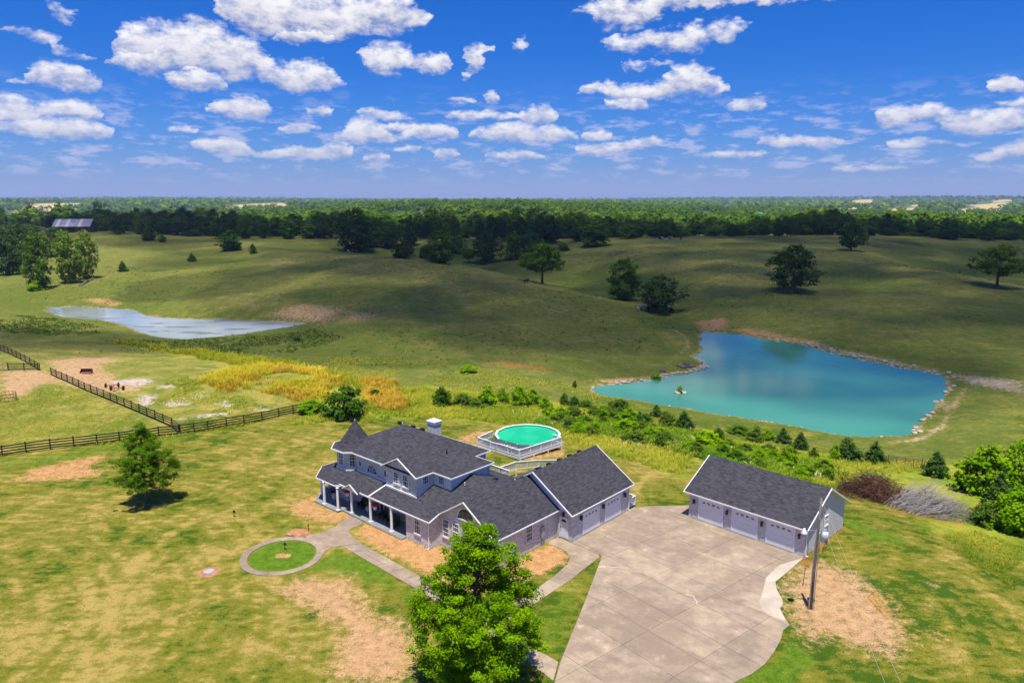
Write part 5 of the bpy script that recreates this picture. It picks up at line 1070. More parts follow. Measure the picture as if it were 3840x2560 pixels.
for z in (.12, .62, 1.12): MB().tube([(RH * math.cos(t), RH * math.sin(t), z) for t in np.linspace(0, 2 * math.pi, 25)], .03, 6).build('ring', M['rust'], hr)
for k in range(n): t = 2 * math.pi * k / n; MB().tube([(RH * math.cos(t), RH * math.sin(t), 0), (RH * math.cos(t + .16), RH * math.sin(t + .16), 1.15)], .022, 6).build('strut', M['rust'], hr)
bp = hit(323, 1400); bk = empty('loader_bucket', tuple(bp), .1); tag(bk, 'rusty loader bucket lying on the dirt lot by the fence', 'bucket'); m = MB(); W = .95
for (y0, z0), (y1, z1) in zip([(-.5, .02), (.25, .0), (.45, .2), (.45, .6)], [(.25, .0), (.45, .2), (.45, .6), (.3, .8)]): m.slab([(-W, y0, z0), (W, y0, z0), (W, y1, z1), (-W, y1, z1)], .03, (0, -.3, .95))
m.build('shell', M['rust'], bk)
for s in (-W, W): m = MB(); m.slab([(s, -.5, .02), (s, .25, .0), (s, .45, .2), (s, .45, .6), (s, .3, .8)], .04, (1, 0, 0)); m.build('side_plate', M['rust'], bk)
for (px, py), rz, lab in (((421, 1452), .25, 'old wheel axle with two tyres on the dirt lot, rear one'), ((440, 1463), .1, 'old wheel axle with two tyres on the dirt lot, front one')):
    c = hit(px, py); r = empty('wheel_axle', tuple(c), rz); tag(r, lab, 'axle', 'wheel axles'); MB().tube([(-.85, 0, .36), (.85, 0, .36)], .06, 8).build('axle_beam', M['rust'], r); m = MB(); m.bar((-.4, 0, .36), (-.1, -1.2, .15), .08, .08); m.bar((.4, 0, .36), (.1, -1.2, .15), .08, .08); m.build('drawbar', M['rust'], r)
    for s in (-1, 1):
        w_ = MB(); w_.lathe([(.2, -.1), (.33, -.11), (.38, -.05), (.38, .05), (.33, .11), (.2, .1)], (0, 0, 0), 16).build('tyre', M['rubber'], r).matrix_local = Matrix.Translation((s * .95, 0, .38)) @ Matrix.Rotation(R(90), 4, 'Y')
        w_ = MB(); w_.lathe([(.02, -.05), (.2, -.06), (.2, .06), (.02, .05)], (0, 0, 0), 12).build('rim', M['rust'], r).matrix_local = Matrix.Translation((s * .95, 0, .38)) @ Matrix.Rotation(R(90), 4, 'Y')
# lawn bits
def sapling(px, py, label):
    c = un(px, py); r = empty('lawn_light', tuple(c)); tag(r, label, 'lawn light'); MB().tube([(0, 0, -.1), (.02, 0, .45)], .03, 6).build('stem', M['black'], r); MB().lathe([(.05, .42), (.13, .5), (.1, .62), (.02, .66)], (0.02, 0, 0), 10).build('head', M['black'], r); m = MB(); m.bar((.02, 0, .5), (.2, .05, .34), .05, .05); m.build('arm', M['black'], r)
sapling(800 + 742 / 2.767, 1850 + 580 / 2.767, 'small black fixture in the bare spot inside the ring path'); sapling(800 + 215 / 2.767, 1850 + 238 / 2.767, 'small black fixture alone on the open lawn left of the porch')
def boulder_mesh(name, seed, mat):
    g = np.random.default_rng(seed); bm = bmesh.new(); bmesh.ops.create_icosphere(bm, subdivisions=2, radius=1)
    for v in bm.verts: v.co *= 1 + g.normal() * .10
    for v in bm.verts: v.co.z = max(min(v.co.z, .62), -.5)
    me = bpy.data.meshes.new(name); bm.to_mesh(me); bm.free(); me.materials.append(mat); return me
mp = un(800 + 890 / 2.767, 1850 + 415 / 2.767); md = empty('earth_mound', tuple(mp)); tag(md, 'low reddish earth mound beside the ring path', 'mound')
soil = plain('reddish_soil', (.36, .17, .09), .95, .35, 3, bump=.6); o = link('soil', boulder_mesh('soil', 4, soil), None, md); o.scale = (1.2, .7, .32); 
rock_me = [boulder_mesh('rock', 30 + i, M['stone']) for i in range(5)]
for k in range(6): o = link('stone', rock_me[k % 5], None, md); o.location = (-.9 + k * .2, -.45 + random.uniform(-.1, .1), .1); o.scale = (.12, .09, .08)
hy = empty('water_hydrant', (mp[0] + .85, mp[1] + .1, 0)); tag(hy, 'small red yard hydrant standing on the earth mound', 'hydrant'); MB().tube([(0, 0, 0), (0, 0, .8)], .035, 8).build('pipe', M['red'], hy); m = MB(); m.box(-.05, .05, -.12, .05, .72, .86); m.build('head', M['red'], hy); m = MB(); m.bar((0, 0, .86), (0, .22, .95), .03, .02); m.build('lever', M['red'], hy)
lp = un(1280 * 900 / 1470, 1600 + 888 * 960 / 1568); ld = empty('septic_lid', tuple(lp)); tag(ld, 'grey round lid ringed by bare earth on the lower left lawn', 'lid'); MB().lathe([(.02, .14), (.3, .13), (.42, .1), (.42, -.1)], (0, 0, 0), 18).build('cover', M['trimgrey'], ld); m = MB(); m.lathe([(.05, .05), (.8, .03), (1.1, -.06)], (0, 0, 0), 16); m.build('earth_ring', soil, ld)

# ------------------------------------------------------------------ pond things
ip = un(1600 + 2025 / 2.138, 1200 + 585 / 2.138, POND_Z); isl = empty('rock_island', tuple(ip)); tag(isl, 'small rock island in the turquoise pond', 'island'); g = random.Random(3)
for k in range(26): a = g.uniform(0, 6.28); rr_ = g.uniform(0, 1) ** .6; o = link('stone', rock_me[k % 5], None, isl); o.location = (1.25 * rr_ * math.cos(a), .8 * rr_ * math.sin(a), .1 + .22 * (1 - rr_)); o.scale = (g.uniform(.2, .42), g.uniform(.2, .36), g.uniform(.14, .3)); o.rotation_euler = (0, 0, a)
pp = un(1600 + 2080 / 2.138, 1200 + 372 / 2.138, hz(*un(1600 + 2080 / 2.138, 1200 + 372 / 2.138, -6.5)[:2])); pf = empty('fishing_platform', tuple(pp), .3); tag(pf, 'low wooden platform on the pond bank', 'platform')
for k in range(10): MB().box(-1.7, 1.7, -1.25 + k * .25, -1.25 + k * .25 + .23, .22, .27).build('board', M['wood'], pf)
for x in (-1.6, 0, 1.6): MB().box(x - .06, x + .06, -1.25, 1.25, -.4, .22).build('joist', M['wood'], pf)
pt = empty('picnic_table', (pp[0] + .2, pp[1] + .3, pp[2] + .27), .3); tag(pt, 'small wooden picnic table standing on the low platform by the pond', 'table')
for k in range(4): MB().box(-.75, .75, -.32 + k * .165, -.32 + k * .165 + .15, .70, .74).build('top_board', M['wood'], pt)
for y in (-.7, .7): MB().box(-.75, .75, y - .12, y + .12, .42, .46).build('bench', M['wood'], pt)
for x in (-.55, .55):
    m = MB(); m.bar((x, -.55, 0), (x, -.2, .7), .05, .08); m.bar((x, .55, 0), (x, .2, .7), .05, .08); m.bar((x, -.75, .4), (x, .75, .4), .05, .08); m.build('leg', M['wood'], pt)
bp_ = hit(1600 + 1890 / 2.138, 1200 + 412 / 2.138); bn = empty('bench', tuple(bp_), -.2); tag(bn, 'grey bench on the pond bank left of the platform', 'bench'); MB().box(-.8, .8, -.2, .2, .42, .47).build('seat', M['wood'], bn); MB().slab([(-.8, .22, .5), (.8, .22, .5), (.8, .32, .9), (-.8, .32, .9)], .04, (0, 1, 0)).build('backrest', M['wood'], bn)
for x in (-.7, .62): MB().box(x, x + .08, -.2, .2, -.2, .42).build('leg', M['wood'], bn)
fl = un(2550 + 1818 / 1.8233, 1200 + 442 / 1.8233, POND_Z); o = MB().lathe([(.05, -.2), (.35, -.05), (.38, .08), (.25, .26), (.05, .32)], (0, 0, 0), 14).build('float', M['orange'], None, True); o.location = fl; tag(o, 'pink orange float near the right shore of the pond', 'float')
def shore_rocks(P, z, i0, i1, n, label_fn, smin=.15, smax=.45, jit=.8):
    L = [P[i % len(P)] for i in range(i0, i1 + 1)]; ds = np.r_[0, np.cumsum([np.linalg.norm(b - a) for a, b in zip(L[:-1], L[1:])])]; g = random.Random(n)
    for k in range(n):
        s = g.random() * ds[-1]; i = max(0, np.searchsorted(ds, s) - 1); p = L[i] + (L[i + 1] - L[i]) * (s - ds[i]) / (ds[i + 1] - ds[i]); q = p + np.array([g.uniform(-jit, jit), g.uniform(-jit, jit)])
        yield q, g.uniform(smin, smax), g.uniform(0, 6)
def joined_rocks(name, label, items, cat='rocks'):
    Vs, Fs, o0 = [], [], 0
    for q, s, r in items:
        me = rock_me[int(r * 10) % 5]; V = np.array([v.co[:] for v in me.vertices]); V = V * np.array([s * 1.3, s, s * .6]); c_, s_n = math.cos(r), math.sin(r); V = np.c_[V[:, 0] * c_ - V[:, 1] * s_n, V[:, 0] * s_n + V[:, 1] * c_, V[:, 2]] + np.array([q[0], q[1], hz(*q) + s * .15]); Vs.append(V); Fs.append(np.array([p.vertices[:] for p in me.polygons]) + o0); o0 += len(V)
    o = link(name, np_mesh(name, np.concatenate(Vs), np.concatenate(Fs)), M['stone']); tag(o, label, cat, kind='stuff')
np_ = len(POND)
joined_rocks('shore_stones', 'pale stones scattered along the shores of the turquoise pond', list(shore_rocks(POND, POND_Z, 32, 40, 110, None)) + list(shore_rocks(POND, POND_Z, 3, 11, 120, None, .12, .5, 2.2)) + list(shore_rocks(POND, POND_Z, 12, 18, 26, None)) + list(shore_rocks(POND, POND_Z, 18, 26, 12, None, .1, .22)))

# ------------------------------------------------------------------ big trees near the house
mx, my = un(1792, 2572)[:2]
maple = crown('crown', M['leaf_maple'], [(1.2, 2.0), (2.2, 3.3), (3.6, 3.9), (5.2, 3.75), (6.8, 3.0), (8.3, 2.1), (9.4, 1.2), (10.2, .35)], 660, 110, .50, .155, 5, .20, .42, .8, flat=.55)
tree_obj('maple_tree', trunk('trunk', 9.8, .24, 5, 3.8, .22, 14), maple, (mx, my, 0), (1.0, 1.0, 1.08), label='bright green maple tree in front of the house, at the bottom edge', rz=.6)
lx, ly = un(553, 1884)[:2]
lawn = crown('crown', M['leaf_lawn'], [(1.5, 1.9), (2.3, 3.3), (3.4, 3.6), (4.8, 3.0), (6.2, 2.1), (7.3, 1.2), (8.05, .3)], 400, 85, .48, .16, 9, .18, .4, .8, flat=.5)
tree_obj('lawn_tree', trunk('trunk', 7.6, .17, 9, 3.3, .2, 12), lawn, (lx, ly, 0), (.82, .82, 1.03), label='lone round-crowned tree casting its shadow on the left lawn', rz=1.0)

# ------------------------------------------------------------------ prototypes of farther trees and shrubs (unit: 10 m tall trees, 1 m shrubs)
oakP = [(1.2, 2.2), (2.6, 4.4), (4.6, 5.2), (6.8, 4.6), (8.6, 3.0), (10, .8)]
P_oak = [(crown('oak_crown', M['leaf_oak'], oakP, 190, 22, 1.0, .62, 40 + i, .26, .45), trunk('oak_trunk', 9, .32, 40 + i, 4.5)) for i in range(4)]
tallP = [(.3, 2.0), (1.5, 3.6), (4, 4.3), (6.5, 4.2), (8.5, 3.0), (10, .9)]
P_tall = [(crown('tall_crown', m_, tallP, 190, 22, .95, .62, 50 + i, .28, .45), trunk('tall_trunk', 9, .3, 50 + i, 4)) for i, m_ in enumerate((M['leaf_oak'], M['leaf_mid'], M['leaf_oak'], M['leaf_mid'], M['leaf_light']))]
mushP = [(3.2, 2.6), (4.2, 4.8), (5.6, 5.4), (7.4, 4.6), (8.9, 3.0), (10, .8)]
P_mush = [(crown('spreading_crown', m_, mushP, 170, 24, .95, .6, 60 + i, .22, .45), trunk('spreading_trunk', 9, .3, 60 + i, 5, .3, 9)) for i, m_ in enumerate((M['leaf_mid'], M['leaf_olive']))]
bushP = [(.02, .40), (.2, .52), (.5, .50), (.8, .32), (1.0, .08)]
def bush_set(mat, s, n=3): return [crown('shrub_crown', mat, bushP, 110, 26, .15, .095, s + i, .3, .35, .7) for i in range(n)]
P_bush = dict(bright=bush_set(M['leaf_bright'], 70), dark=bush_set(M['leaf_dark'], 80), mid=bush_set(M['leaf_mid'], 85), olive=bush_set(M['leaf_olive'], 90))
cedP = [(.03, .36), (.15, .42), (.45, .33), (.75, .17), (1.0, .03)]
P_ced = [crown('cedar_crown', M['leaf_cedar'], cedP, 130, 26, .10, .07, 100 + i, .2, .35, .35, flat=1.2) for i in range(3)]
stem_me = trunk('stems', .7, .035, 3, .4, .1, 6)
def metres(px, Y, Z=0): return px * (Y * _c - (Z - CAM_H) * _s) / F_PX
def plant(name, kind, x, y, w, h, label, group, cat='shrub', rz=None):
    p = hit(x, y)
    if p is None: return
    W, Hh = metres(w, p[1], p[2]), metres(h, p[1], p[2]) * 1.12
    g = random.Random(int(x * 7 + y)); cm = g.choice(P_ced if kind == 'cedar' else P_bush[kind])
    fat = W / (.72 if kind == 'cedar' else 1.2 if kind == 'dark' else .95); tree_obj(name, stem_me, cm, (p[0], p[1], p[2] - .05), (fat, fat, Hh), g.uniform(0, 6), label, cat, group)
SHRUBS = [(1658,1523,80,65,'dark'),(1736,1522,72,45,'mid'),(1829,1522,75,68,'bright'),(1885,1513,44,54,'bright'),(1946,1523,65,70,'bright'),(1998,1523,60,60,'bright'),(2044,1537,47,47,'bright'),(2115,1523,30,47,'mid'),(2152,1527,50,38,'dark'),(2199,1532,50,30,'mid'),
 (2100,1579,65,50,'bright'),(2175,1597,35,37,'bright'),(2152,1568,65,44,'mid'),(2260,1574,42,52,'bright'),(2320,1546,80,47,'olive'),(2358,1584,75,50,'bright'),(2300,1574,60,40,'mid'),(2348,1616,75,42,'bright'),(2397,1602,36,54,'cedar'),(2461,1560,42,40,'cedar'),(2498,1598,63,52,'olive'),
 (2563,1612,66,66,'cedar'),(2648,1672,95,55,'bright'),(2690,1668,46,60,'mid'),(2769,1628,65,35,'mid'),(2830,1655,62,55,'olive'),(2880,1650,42,36,'bright'),(2937,1661,50,54,'cedar'),(3000,1683,52,60,'cedar'),(3049,1721,38,42,'dark'),(2841,1737,42,50,'bright'),(2753,1715,36,38,'bright'),(2953,1748,65,68,'bright'),
 (3175,1729,100,80,'cedar'),(3131,1729,36,60,'bright'),(3279,1737,70,78,'cedar'),(3508,1785,80,88,'cedar'),(3696,1850,170,165,'bright'),(3810,1850,130,185,'bright'),(3743,1905,95,125,'cedar'),(3806,1990,140,140,'bright'),(3690,1965,90,75,'mid'),(3620,1830,80,90,'dark'),
 (2225,1560,50,36,'mid'),(2060,1560,50,36,'mid'),(2440,1640,60,34,'bright'),(2500,1660,55,36,'mid'),(2590,1690,60,34,'bright'),(2420,1585,46,34,'mid'),(2730,1680,52,36,'mid'),(3080,1760,70,36,'bright'),(2880,1700,56,34,'mid'),(2790,1740,48,30,'mid'),(3010,1790,60,34,'bright'),
 (1295,1562,170,106,'dark'),(1165,1545,88,44,'bright'),(1406,1492,54,30,'dark'),(1780,1530,60,34,'mid'),(2960,1705,50,34,'mid')]
gs = random.Random(77)
for i in range(34):
    t_ = gs.random(); x = 2040 + 1080 * t_; SHRUBS.append((x, 1560 + 215 * t_ + gs.uniform(-28, 38), gs.uniform(34, 66), gs.uniform(24, 44), gs.choice(('bright', 'bright', 'mid', 'olive', 'dark'))))
NAMES = dict(dark='dark green rounded shrub', mid='mid green shrub', bright='bright green leafy shrub', olive='olive green shrub', cedar='conical dark cedar')
GRP = {}
for q in sorted(SHRUBS, key=lambda q: q[0]):
    k = q[4]; GRP[k] = GRP.get(k, 0) + 1
    zone = 'before the pond' if 1500 < q[0] < 3560 else ('behind the black fence' if q[0] < 1500 else 'in the right thicket')
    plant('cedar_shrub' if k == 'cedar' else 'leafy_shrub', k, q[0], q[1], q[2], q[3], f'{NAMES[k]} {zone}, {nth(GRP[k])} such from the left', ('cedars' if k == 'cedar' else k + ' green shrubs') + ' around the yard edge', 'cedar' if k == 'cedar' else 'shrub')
FIELD = [(461,1018,32,34,'cedar','small dark cedar on the slope right of the lit tree group'),(720,981,27,30,'cedar','small dark cedar alone in the middle of the left pasture'),(865,940,90,68,'dark','large dark bush on the left pasture crest'),(950,951,32,32,'dark','small bush just right of the large dark pasture bush'),
 (560,902,56,46,'dark','brownish round bush below the tree line, right of the barn'),(610,908,30,26,'dark','low bush beside the brownish round bush'),(442,879,24,16,'dark','tiny bush on the pasture nearest the barn'),(770,884,90,56,'dark','broad dark bush against the tree line, left pasture'),(137,1090,48,34,'bright','bright bush at the foot of the left tree group'),
 (1115,1276,30,14,'dark','low bush on the dam of the left pond'),(1755,1395,60,26,'bright','bright weedy bush at the foot of the middle hill'),(2155,1453,18,26,'dark','dark reed clump at the narrow end of the turquoise pond'),(2462,1421,34,18,'bright','bright small bush on the pond bank near the bench'),(2113,940,52,26,'dark','low dark bush under the valley trees on the middle right')]
for x, y, w, h, k, lab in FIELD: plant('cedar_shrub' if k == 'cedar' else 'pasture_bush', k, x, y, w, h, lab, None, 'cedar' if k == 'cedar' else 'bush')
r = tree_obj('island_tree', stem_me, P_bush['bright'][1], (ip[0] + .1, ip[1], ip[2] + .55), (1.05, 1.05, .95), 1.0, 'tiny bright tree on the rock island', 'tree')

# ------------------------------------------------------------------ field trees
def big_tree(protos, x, y, top, w, label, name='field_tree', group=None, Y=None, zoff=0):
    if Y is None:
        p = hit(x, y)
    else:
        u = (x - 1920) / F_PX; X = u * (Y * _c + CAM_H * _s); p = np.array([X, Y, hz(X, Y)])
    tp = at(x, top, p[1]); Hh = max(tp[2] - p[2], 3.0); W = metres(w, p[1], p[2]); g = random.Random(int(x * 3 + top)); cm, tm = g.choice(protos); tree_obj(name, tm, cm, (p[0], p[1], p[2] - .1), (W / 10.2, W / 10.2, Hh / 10.2), g.uniform(0, 6), label, 'tree', group); return p
for a in [(P_mush[:1],2033,1062,907,152,'spreading oak with a clear trunk behind the middle hill crest'),(P_tall[1:2],2341,1124,969,150,'tall full-crowned tree on the slope, left of a pair'),(P_oak[:1],2472,1168,1032,172,'broad dark tree nearest the pond with cattle under it'),(P_oak[1:2],2971,1094,918,182,'large lone oak with its crown to the ground on the right hill'),
          (P_oak[2:3],3191,940,814,98,'narrow leaning tree on the crest of the right hill'),(P_mush[1:],3738,1077,915,178,'umbrella-crowned tree in the hollow at the right edge'),
          (P_tall[:1],33,1030,847,125,'dark tree cut by the left edge, above the small pond'),(P_tall[1:2],147,1083,869,118,'tall tree with a pale trunk, second from the left edge'),(P_tall[4:],261,1061,863,108,'sunlit yellow-green tree left of its twin above the small pond'),(P_tall[4:],326,1045,863,104,'sunlit yellow-green tree, right one of the twin pair'),(P_tall[:1],95,985,835,140,'dark tree behind the tall tree with the pale trunk'),(P_tall[2:3],215,960,850,110,'dark tree behind the sunlit twin pair')]: big_tree(*a)
VAL = [(P_tall[:1],1334,942,780,160),(P_tall[2:3],1470,930,830,95),(P_tall[:1],1541,920,808,75),(P_tall[2:3],1514,968,900,98),(P_tall[1:2],1655,986,862,142),(P_tall[2:3],1606,968,915,82),(P_oak[3:],1824,984,868,112),(P_tall[3:4],1922,973,866,84),(P_oak[2:3],1987,967,863,100),(P_tall[3:4],2227,924,830,132),(P_mush[:1],1759,986,930,52),(P_tall[2:3],1400,925,850,90),(P_tall[3:4],1720,950,880,60),(P_tall[2:3],2170,905,850,70)]
for i, a in enumerate(VAL): big_tree(*a, f'{nth(i + 1)} of the creek valley trees behind the middle hill', 'valley_tree', 'trees along the creek valley')
TOPS = [(230,800),(300,790),(420,776),(560,772),(700,776),(850,781),(980,800),(1090,803),(1200,792),(1290,781),(1400,815),(1560,818),(1700,785),(1800,800),(1920,776),(2100,781),(2260,798),(2400,809),(2530,814),(2600,809),(2700,822),(2800,803),(2950,798),(3030,772),(3130,776),(3300,787),(3400,809),(3540,809),(3650,828),(3760,820),(3840,830)]
tx, tyv = np.array([t[0] for t in TOPS], float), np.array([t[1] for t in TOPS], float); g = random.Random(11); rows = []
for row, (Y0, dens, dy) in enumerate(((505, 44, 10), (545, 36, 0))):
    x = 215.0 if row else 240.0
    while x < 3900:
        if not (row == 0 and (1360 < x < 1520 or x < 385 or 1735 < x < 1790 or 2570 < x < 2660 or 3350 < x < 3420)):
            rows.append((x + g.uniform(-10, 10), Y0 + g.uniform(-24, 24), np.interp(x, tx, tyv) + dy + abs(g.gauss(0, 22)), g.uniform(50, 112)))
        x += dens * g.uniform(.75, 1.35)
rows.sort(key=lambda q: q[0])
SEC = ['above the left pasture', 'above the middle hill', 'above the right hill']; cnt = [0, 0, 0]
for i, (x, Y, top, w) in enumerate(rows):
    sec = min(int(x // 1280), 2); cnt[sec] += 1; k = g.random(); protos = P_tall[:1] + P_tall[2:3] + P_oak if k < .55 else P_tall[1:2] + P_tall[3:4]
    big_tree(protos, x, 0, top, w, f'{nth(cnt[sec])} tree from the left in the dark tree line {SEC[sec]}', 'tree_line_tree', 'dark tree line along the far crest', Y)
LEFTB = [(20,905,845,110,455),(120,880,838,95,475),(60,860,800,80,640),(190,842,790,90,640),(225,822,757,60,760),(125,812,768,80,700),(372,826,752,62,800),(330,840,790,70,620),(0,836,812,60,600),(410,850,785,80,600),(90,850,815,60,620)]
for i, (x, y, top, w, Y) in enumerate(LEFTB): big_tree(P_tall[1:2] + P_tall[3:4] + P_oak[:1], x, y, top, w, f'{nth(i + 1)} of the loose trees around the barn, counted near to far', 'farm_tree', 'trees around the barn', Y)

# ------------------------------------------------------------------ far woods: nobody could count these
def far_wood(name, label, pts, protos, mat, smin, smax, seed):
    g = np.random.default_rng(seed); Vs, Ts, tn, o0 = [], [], [], 0; z = height(pts[:, 0], pts[:, 1]); pk = g.integers(0, len(protos), len(pts))
    for k, (V, T, ti) in enumerate(protos):
        sel = np.where(pk == k)[0]; n = len(sel); s = g.uniform(smin, smax, n); a = g.random(n) * 6.28; c, sn = np.cos(a)[:, None], np.sin(a)[:, None]; wd = s * g.uniform(.8, 1.15, n)
        X = (V[None, :, 0] * c - V[None, :, 1] * sn) * wd[:, None] + pts[sel, 0][:, None]; Yv = (V[None, :, 0] * sn + V[None, :, 1] * c) * wd[:, None] + pts[sel, 1][:, None]; Z = V[None, :, 2] * s[:, None] + z[sel][:, None]
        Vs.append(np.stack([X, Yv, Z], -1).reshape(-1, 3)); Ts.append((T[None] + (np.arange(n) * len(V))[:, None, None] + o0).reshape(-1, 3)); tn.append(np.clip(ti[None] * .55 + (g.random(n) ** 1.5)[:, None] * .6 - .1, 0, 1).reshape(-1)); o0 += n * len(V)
    me = np_mesh(name, np.concatenate(Vs), np.concatenate(Ts), False, dict(tint=np.concatenate(tn))); tag(link(name, me, mat), label, 'wood', kind='stuff')
def low_crown(seed, n, leaf, r=.36):
    g = np.random.default_rng(seed); d = g.normal(size=(n, 3)); d /= np.linalg.norm(d, axis=1, keepdims=True); d[:, 2] = np.where(d[:, 2] < -.45, -d[:, 2], d[:, 2]); C = d * np.array([r, r, .40]) * (.85 + .3 * g.random(n))[:, None] * (1 + .18 * np.sin(d[:, :1] * 5 + seed)) + np.array([0, 0, .56])
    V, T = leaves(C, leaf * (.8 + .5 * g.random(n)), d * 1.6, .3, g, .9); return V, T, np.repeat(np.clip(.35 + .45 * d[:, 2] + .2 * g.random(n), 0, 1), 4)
LC = [low_crown(200 + i, 84, .17) for i in range(4)]; LC2 = [low_crown(210 + i, 16, .5, .5) for i in range(3)]
def scatter_pts(y0, y1, half_tan, n, seed, keepf):
    g = np.random.default_rng(seed); Y = y0 * (y1 / y0) ** (g.random(n) ** .85); X = (g.random(n) * 2 - 1) * half_tan * (Y + 60); k = keepf(X, Y, g); return np.stack([X[k], Y[k]], 1)
def clear_of(X, Y):
    ok = np.ones(len(X), bool)
    for L in ([(-100,842),(-100,796),(150,794),(200,806),(60,836)], [(2580,815),(2655,800),(2710,800),(2700,835),(2600,835)], [(1440,832),(1450,812),(1640,812),(1660,832)], [(3190,812),(3200,794),(3300,794),(3300,812)], [(3490,812),(3500,794),(3560,794),(3560,812)]): ok &= sdist(X, Y, np.array([un(x, y, 0)[:2] for x, y in L])) > 6
    return ok
def far_clear(X, Y):
    ok = np.ones(len(X), bool)
    for L in FAR_FIELDS: ok &= sdist(X, Y, np.array([un(x, y, -2.)[:2] for x, y in L])) > 0
    return ok
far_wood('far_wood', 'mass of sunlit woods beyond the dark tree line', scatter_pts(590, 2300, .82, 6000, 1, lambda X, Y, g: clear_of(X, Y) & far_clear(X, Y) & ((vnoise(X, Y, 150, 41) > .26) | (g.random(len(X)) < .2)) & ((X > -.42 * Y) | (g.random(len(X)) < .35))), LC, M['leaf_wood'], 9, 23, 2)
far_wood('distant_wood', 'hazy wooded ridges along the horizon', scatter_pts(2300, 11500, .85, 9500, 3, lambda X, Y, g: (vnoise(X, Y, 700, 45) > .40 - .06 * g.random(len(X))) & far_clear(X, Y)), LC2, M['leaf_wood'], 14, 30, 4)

# ------------------------------------------------------------------ grass, weeds and flowers: uncountable
def tufts(name, label, P, n, nbl, hmin, hmax, wid, mat, seed, spread=.25, patch=None, cat='grass', avoid=None, thr=.0, dens=None):
    g = np.random.default_rng(seed); X = g.uniform(P[:, 0].min(), P[:, 0].max(), n * 3); Y = g.uniform(P[:, 1].min(), P[:, 1].max(), n * 3); k = sdist(X, Y, P) + (vnoise(X, Y, 5, seed) - .5) * 5 < 0
    if patch: k &= vnoise(X, Y, patch, seed + 3) > thr + .12 * g.random(len(X))
    if avoid is not None:
        for A in avoid: k &= sdist(X, Y, A) > .3
    X, Y = X[k][:n], Y[k][:n]; Z = height(X, Y); c = np.repeat(np.stack([X, Y, Z], 1), nbl, 0); m = len(c); a = g.random(m) * 6.28; h = np.repeat(g.uniform(hmin, hmax, len(X)), nbl) * g.uniform(.6, 1.1, m); ln = g.uniform(.35, 1.1, m)
    base = c + np.stack([np.cos(a + 1) * spread * g.random(m), np.sin(a + 1) * spread * g.random(m), np.full(m, -.03)], 1); d = np.stack([np.cos(a), np.sin(a), np.zeros(m)], 1); t = np.stack([-np.sin(a), np.cos(a), np.zeros(m)], 1) * wid; tip = base + d * (h * ln)[:, None] + np.array([0, 0, 1]) * h[:, None]; mid = base + d * (h * ln * .35)[:, None] + np.array([0, 0, .75]) * h[:, None]
    V = np.stack([base - t * .6, base + t * .6, mid + t, tip, mid - t], 1).reshape(-1, 3); i = np.arange(m)[:, None] * 5; T = np.concatenate([i + np.array([[0, 1, 2]]), i + np.array([[0, 2, 4]]), i + np.array([[4, 2, 3]])], 1).reshape(-1, 3)
    tint = np.clip(np.repeat(vnoise(X, Y, 9, seed + 9), nbl) * 1.6 - .55 + g.random(m) * .5, 0, 1)
    tag(link(name, np_mesh(name, V, T, False, dict(tint=np.repeat(tint, 5))), mat), label, cat, kind='stuff')
MEADOW = gpoly([(1080,1600),(1300,1578),(1560,1572),(1750,1582),(1930,1594),(2080,1642),(2230,1694),(2400,1735),(2560,1790),(2660,1700),(2900,1775),(3120,1850),(3230,1830),(3180,1770),(3300,1770),(3500,1770),(3500,1745),(3000,1700),(2500,1610),(2200,1530),(1900,1500),(1600,1450),(1300,1510)])
tufts('tall_grass', 'tall green grass in the overgrown strip behind the yard', MEADOW, 16000, 5, .3, .7, .028, M['grass_tall'], 61)
tufts('green_weeds', 'leafy green weeds among the shrubs behind the yard', gpoly([(2020,1600),(2300,1640),(2600,1720),(2900,1790),(3100,1850),(3190,1800),(3100,1740),(2700,1650),(2300,1560),(2050,1540)]), 6500, 6, .25, .7, .05, leaf_mat('green_weed_blade', (.05, .14, .006), (.16, .32, .012)), 62, .3, 7, 'weeds', None, .32)
tufts('right_green_grass', 'rank green grass below the thicket at the right edge', gpoly([(3480,1990),(3640,1960),(3840,2050),(3840,2250),(3640,2110)]), 1800, 4, .1, .3, .022, M['grass_tall'], 64)
YW = gpoly([(430,1285),(560,1290),(760,1310),(1000,1345),(1250,1400),(1330,1415),(1560,1478),(1500,1520),(1400,1500),(1200,1430),(900,1370),(640,1320)])
OW = gpoly([(760,1430),(850,1395),(1000,1375),(1200,1390),(1260,1440),(1240,1520),(1130,1505),(980,1465),(900,1470),(850,1480),(790,1465)])
tufts('yellow_weeds', 'long band of yellow-green weeds above the paddock', YW, 3600, 7, .4, 1.3, .05, M['weed_yellow'], 65, .6, 7, 'weeds', None, .40); tufts('orange_weeds', 'patch of dried orange weeds above the paddock', OW, 1300, 8, .3, 1.1, .045, M['weed_orange'], 66, .7, 6, 'weeds', None, .44)
tufts('orange_weeds', 'dried orange weeds right of the big dark shrub', gpoly([(1340,1440),(1430,1425),(1500,1470),(1530,1520),(1450,1545),(1380,1530)]), 700, 8, .5, 1.3, .05, M['weed_orange'], 67, .6, None, 'weeds'); tufts('yellow_weeds', 'yellow-green weeds mixed into the orange patch', OW, 1500, 7, .5, 1.35, .05, M['weed_yellow'], 68, .6, 6, 'weeds', None, .40)
tufts('pasture_weeds', 'dark weeds dotted over the pastures and pond banks', gpoly([(-100,1330),(900,1330),(1500,1400),(2200,1440),(2600,1260),(3840,1420),(3840,1000),(3000,930),(2400,920),(1300,960),(-100,1000)]), 5200, 4, .15, .42, .11, M['weed_pasture'], 69, .5, 26, 'weeds', [POND, POND2], .50)
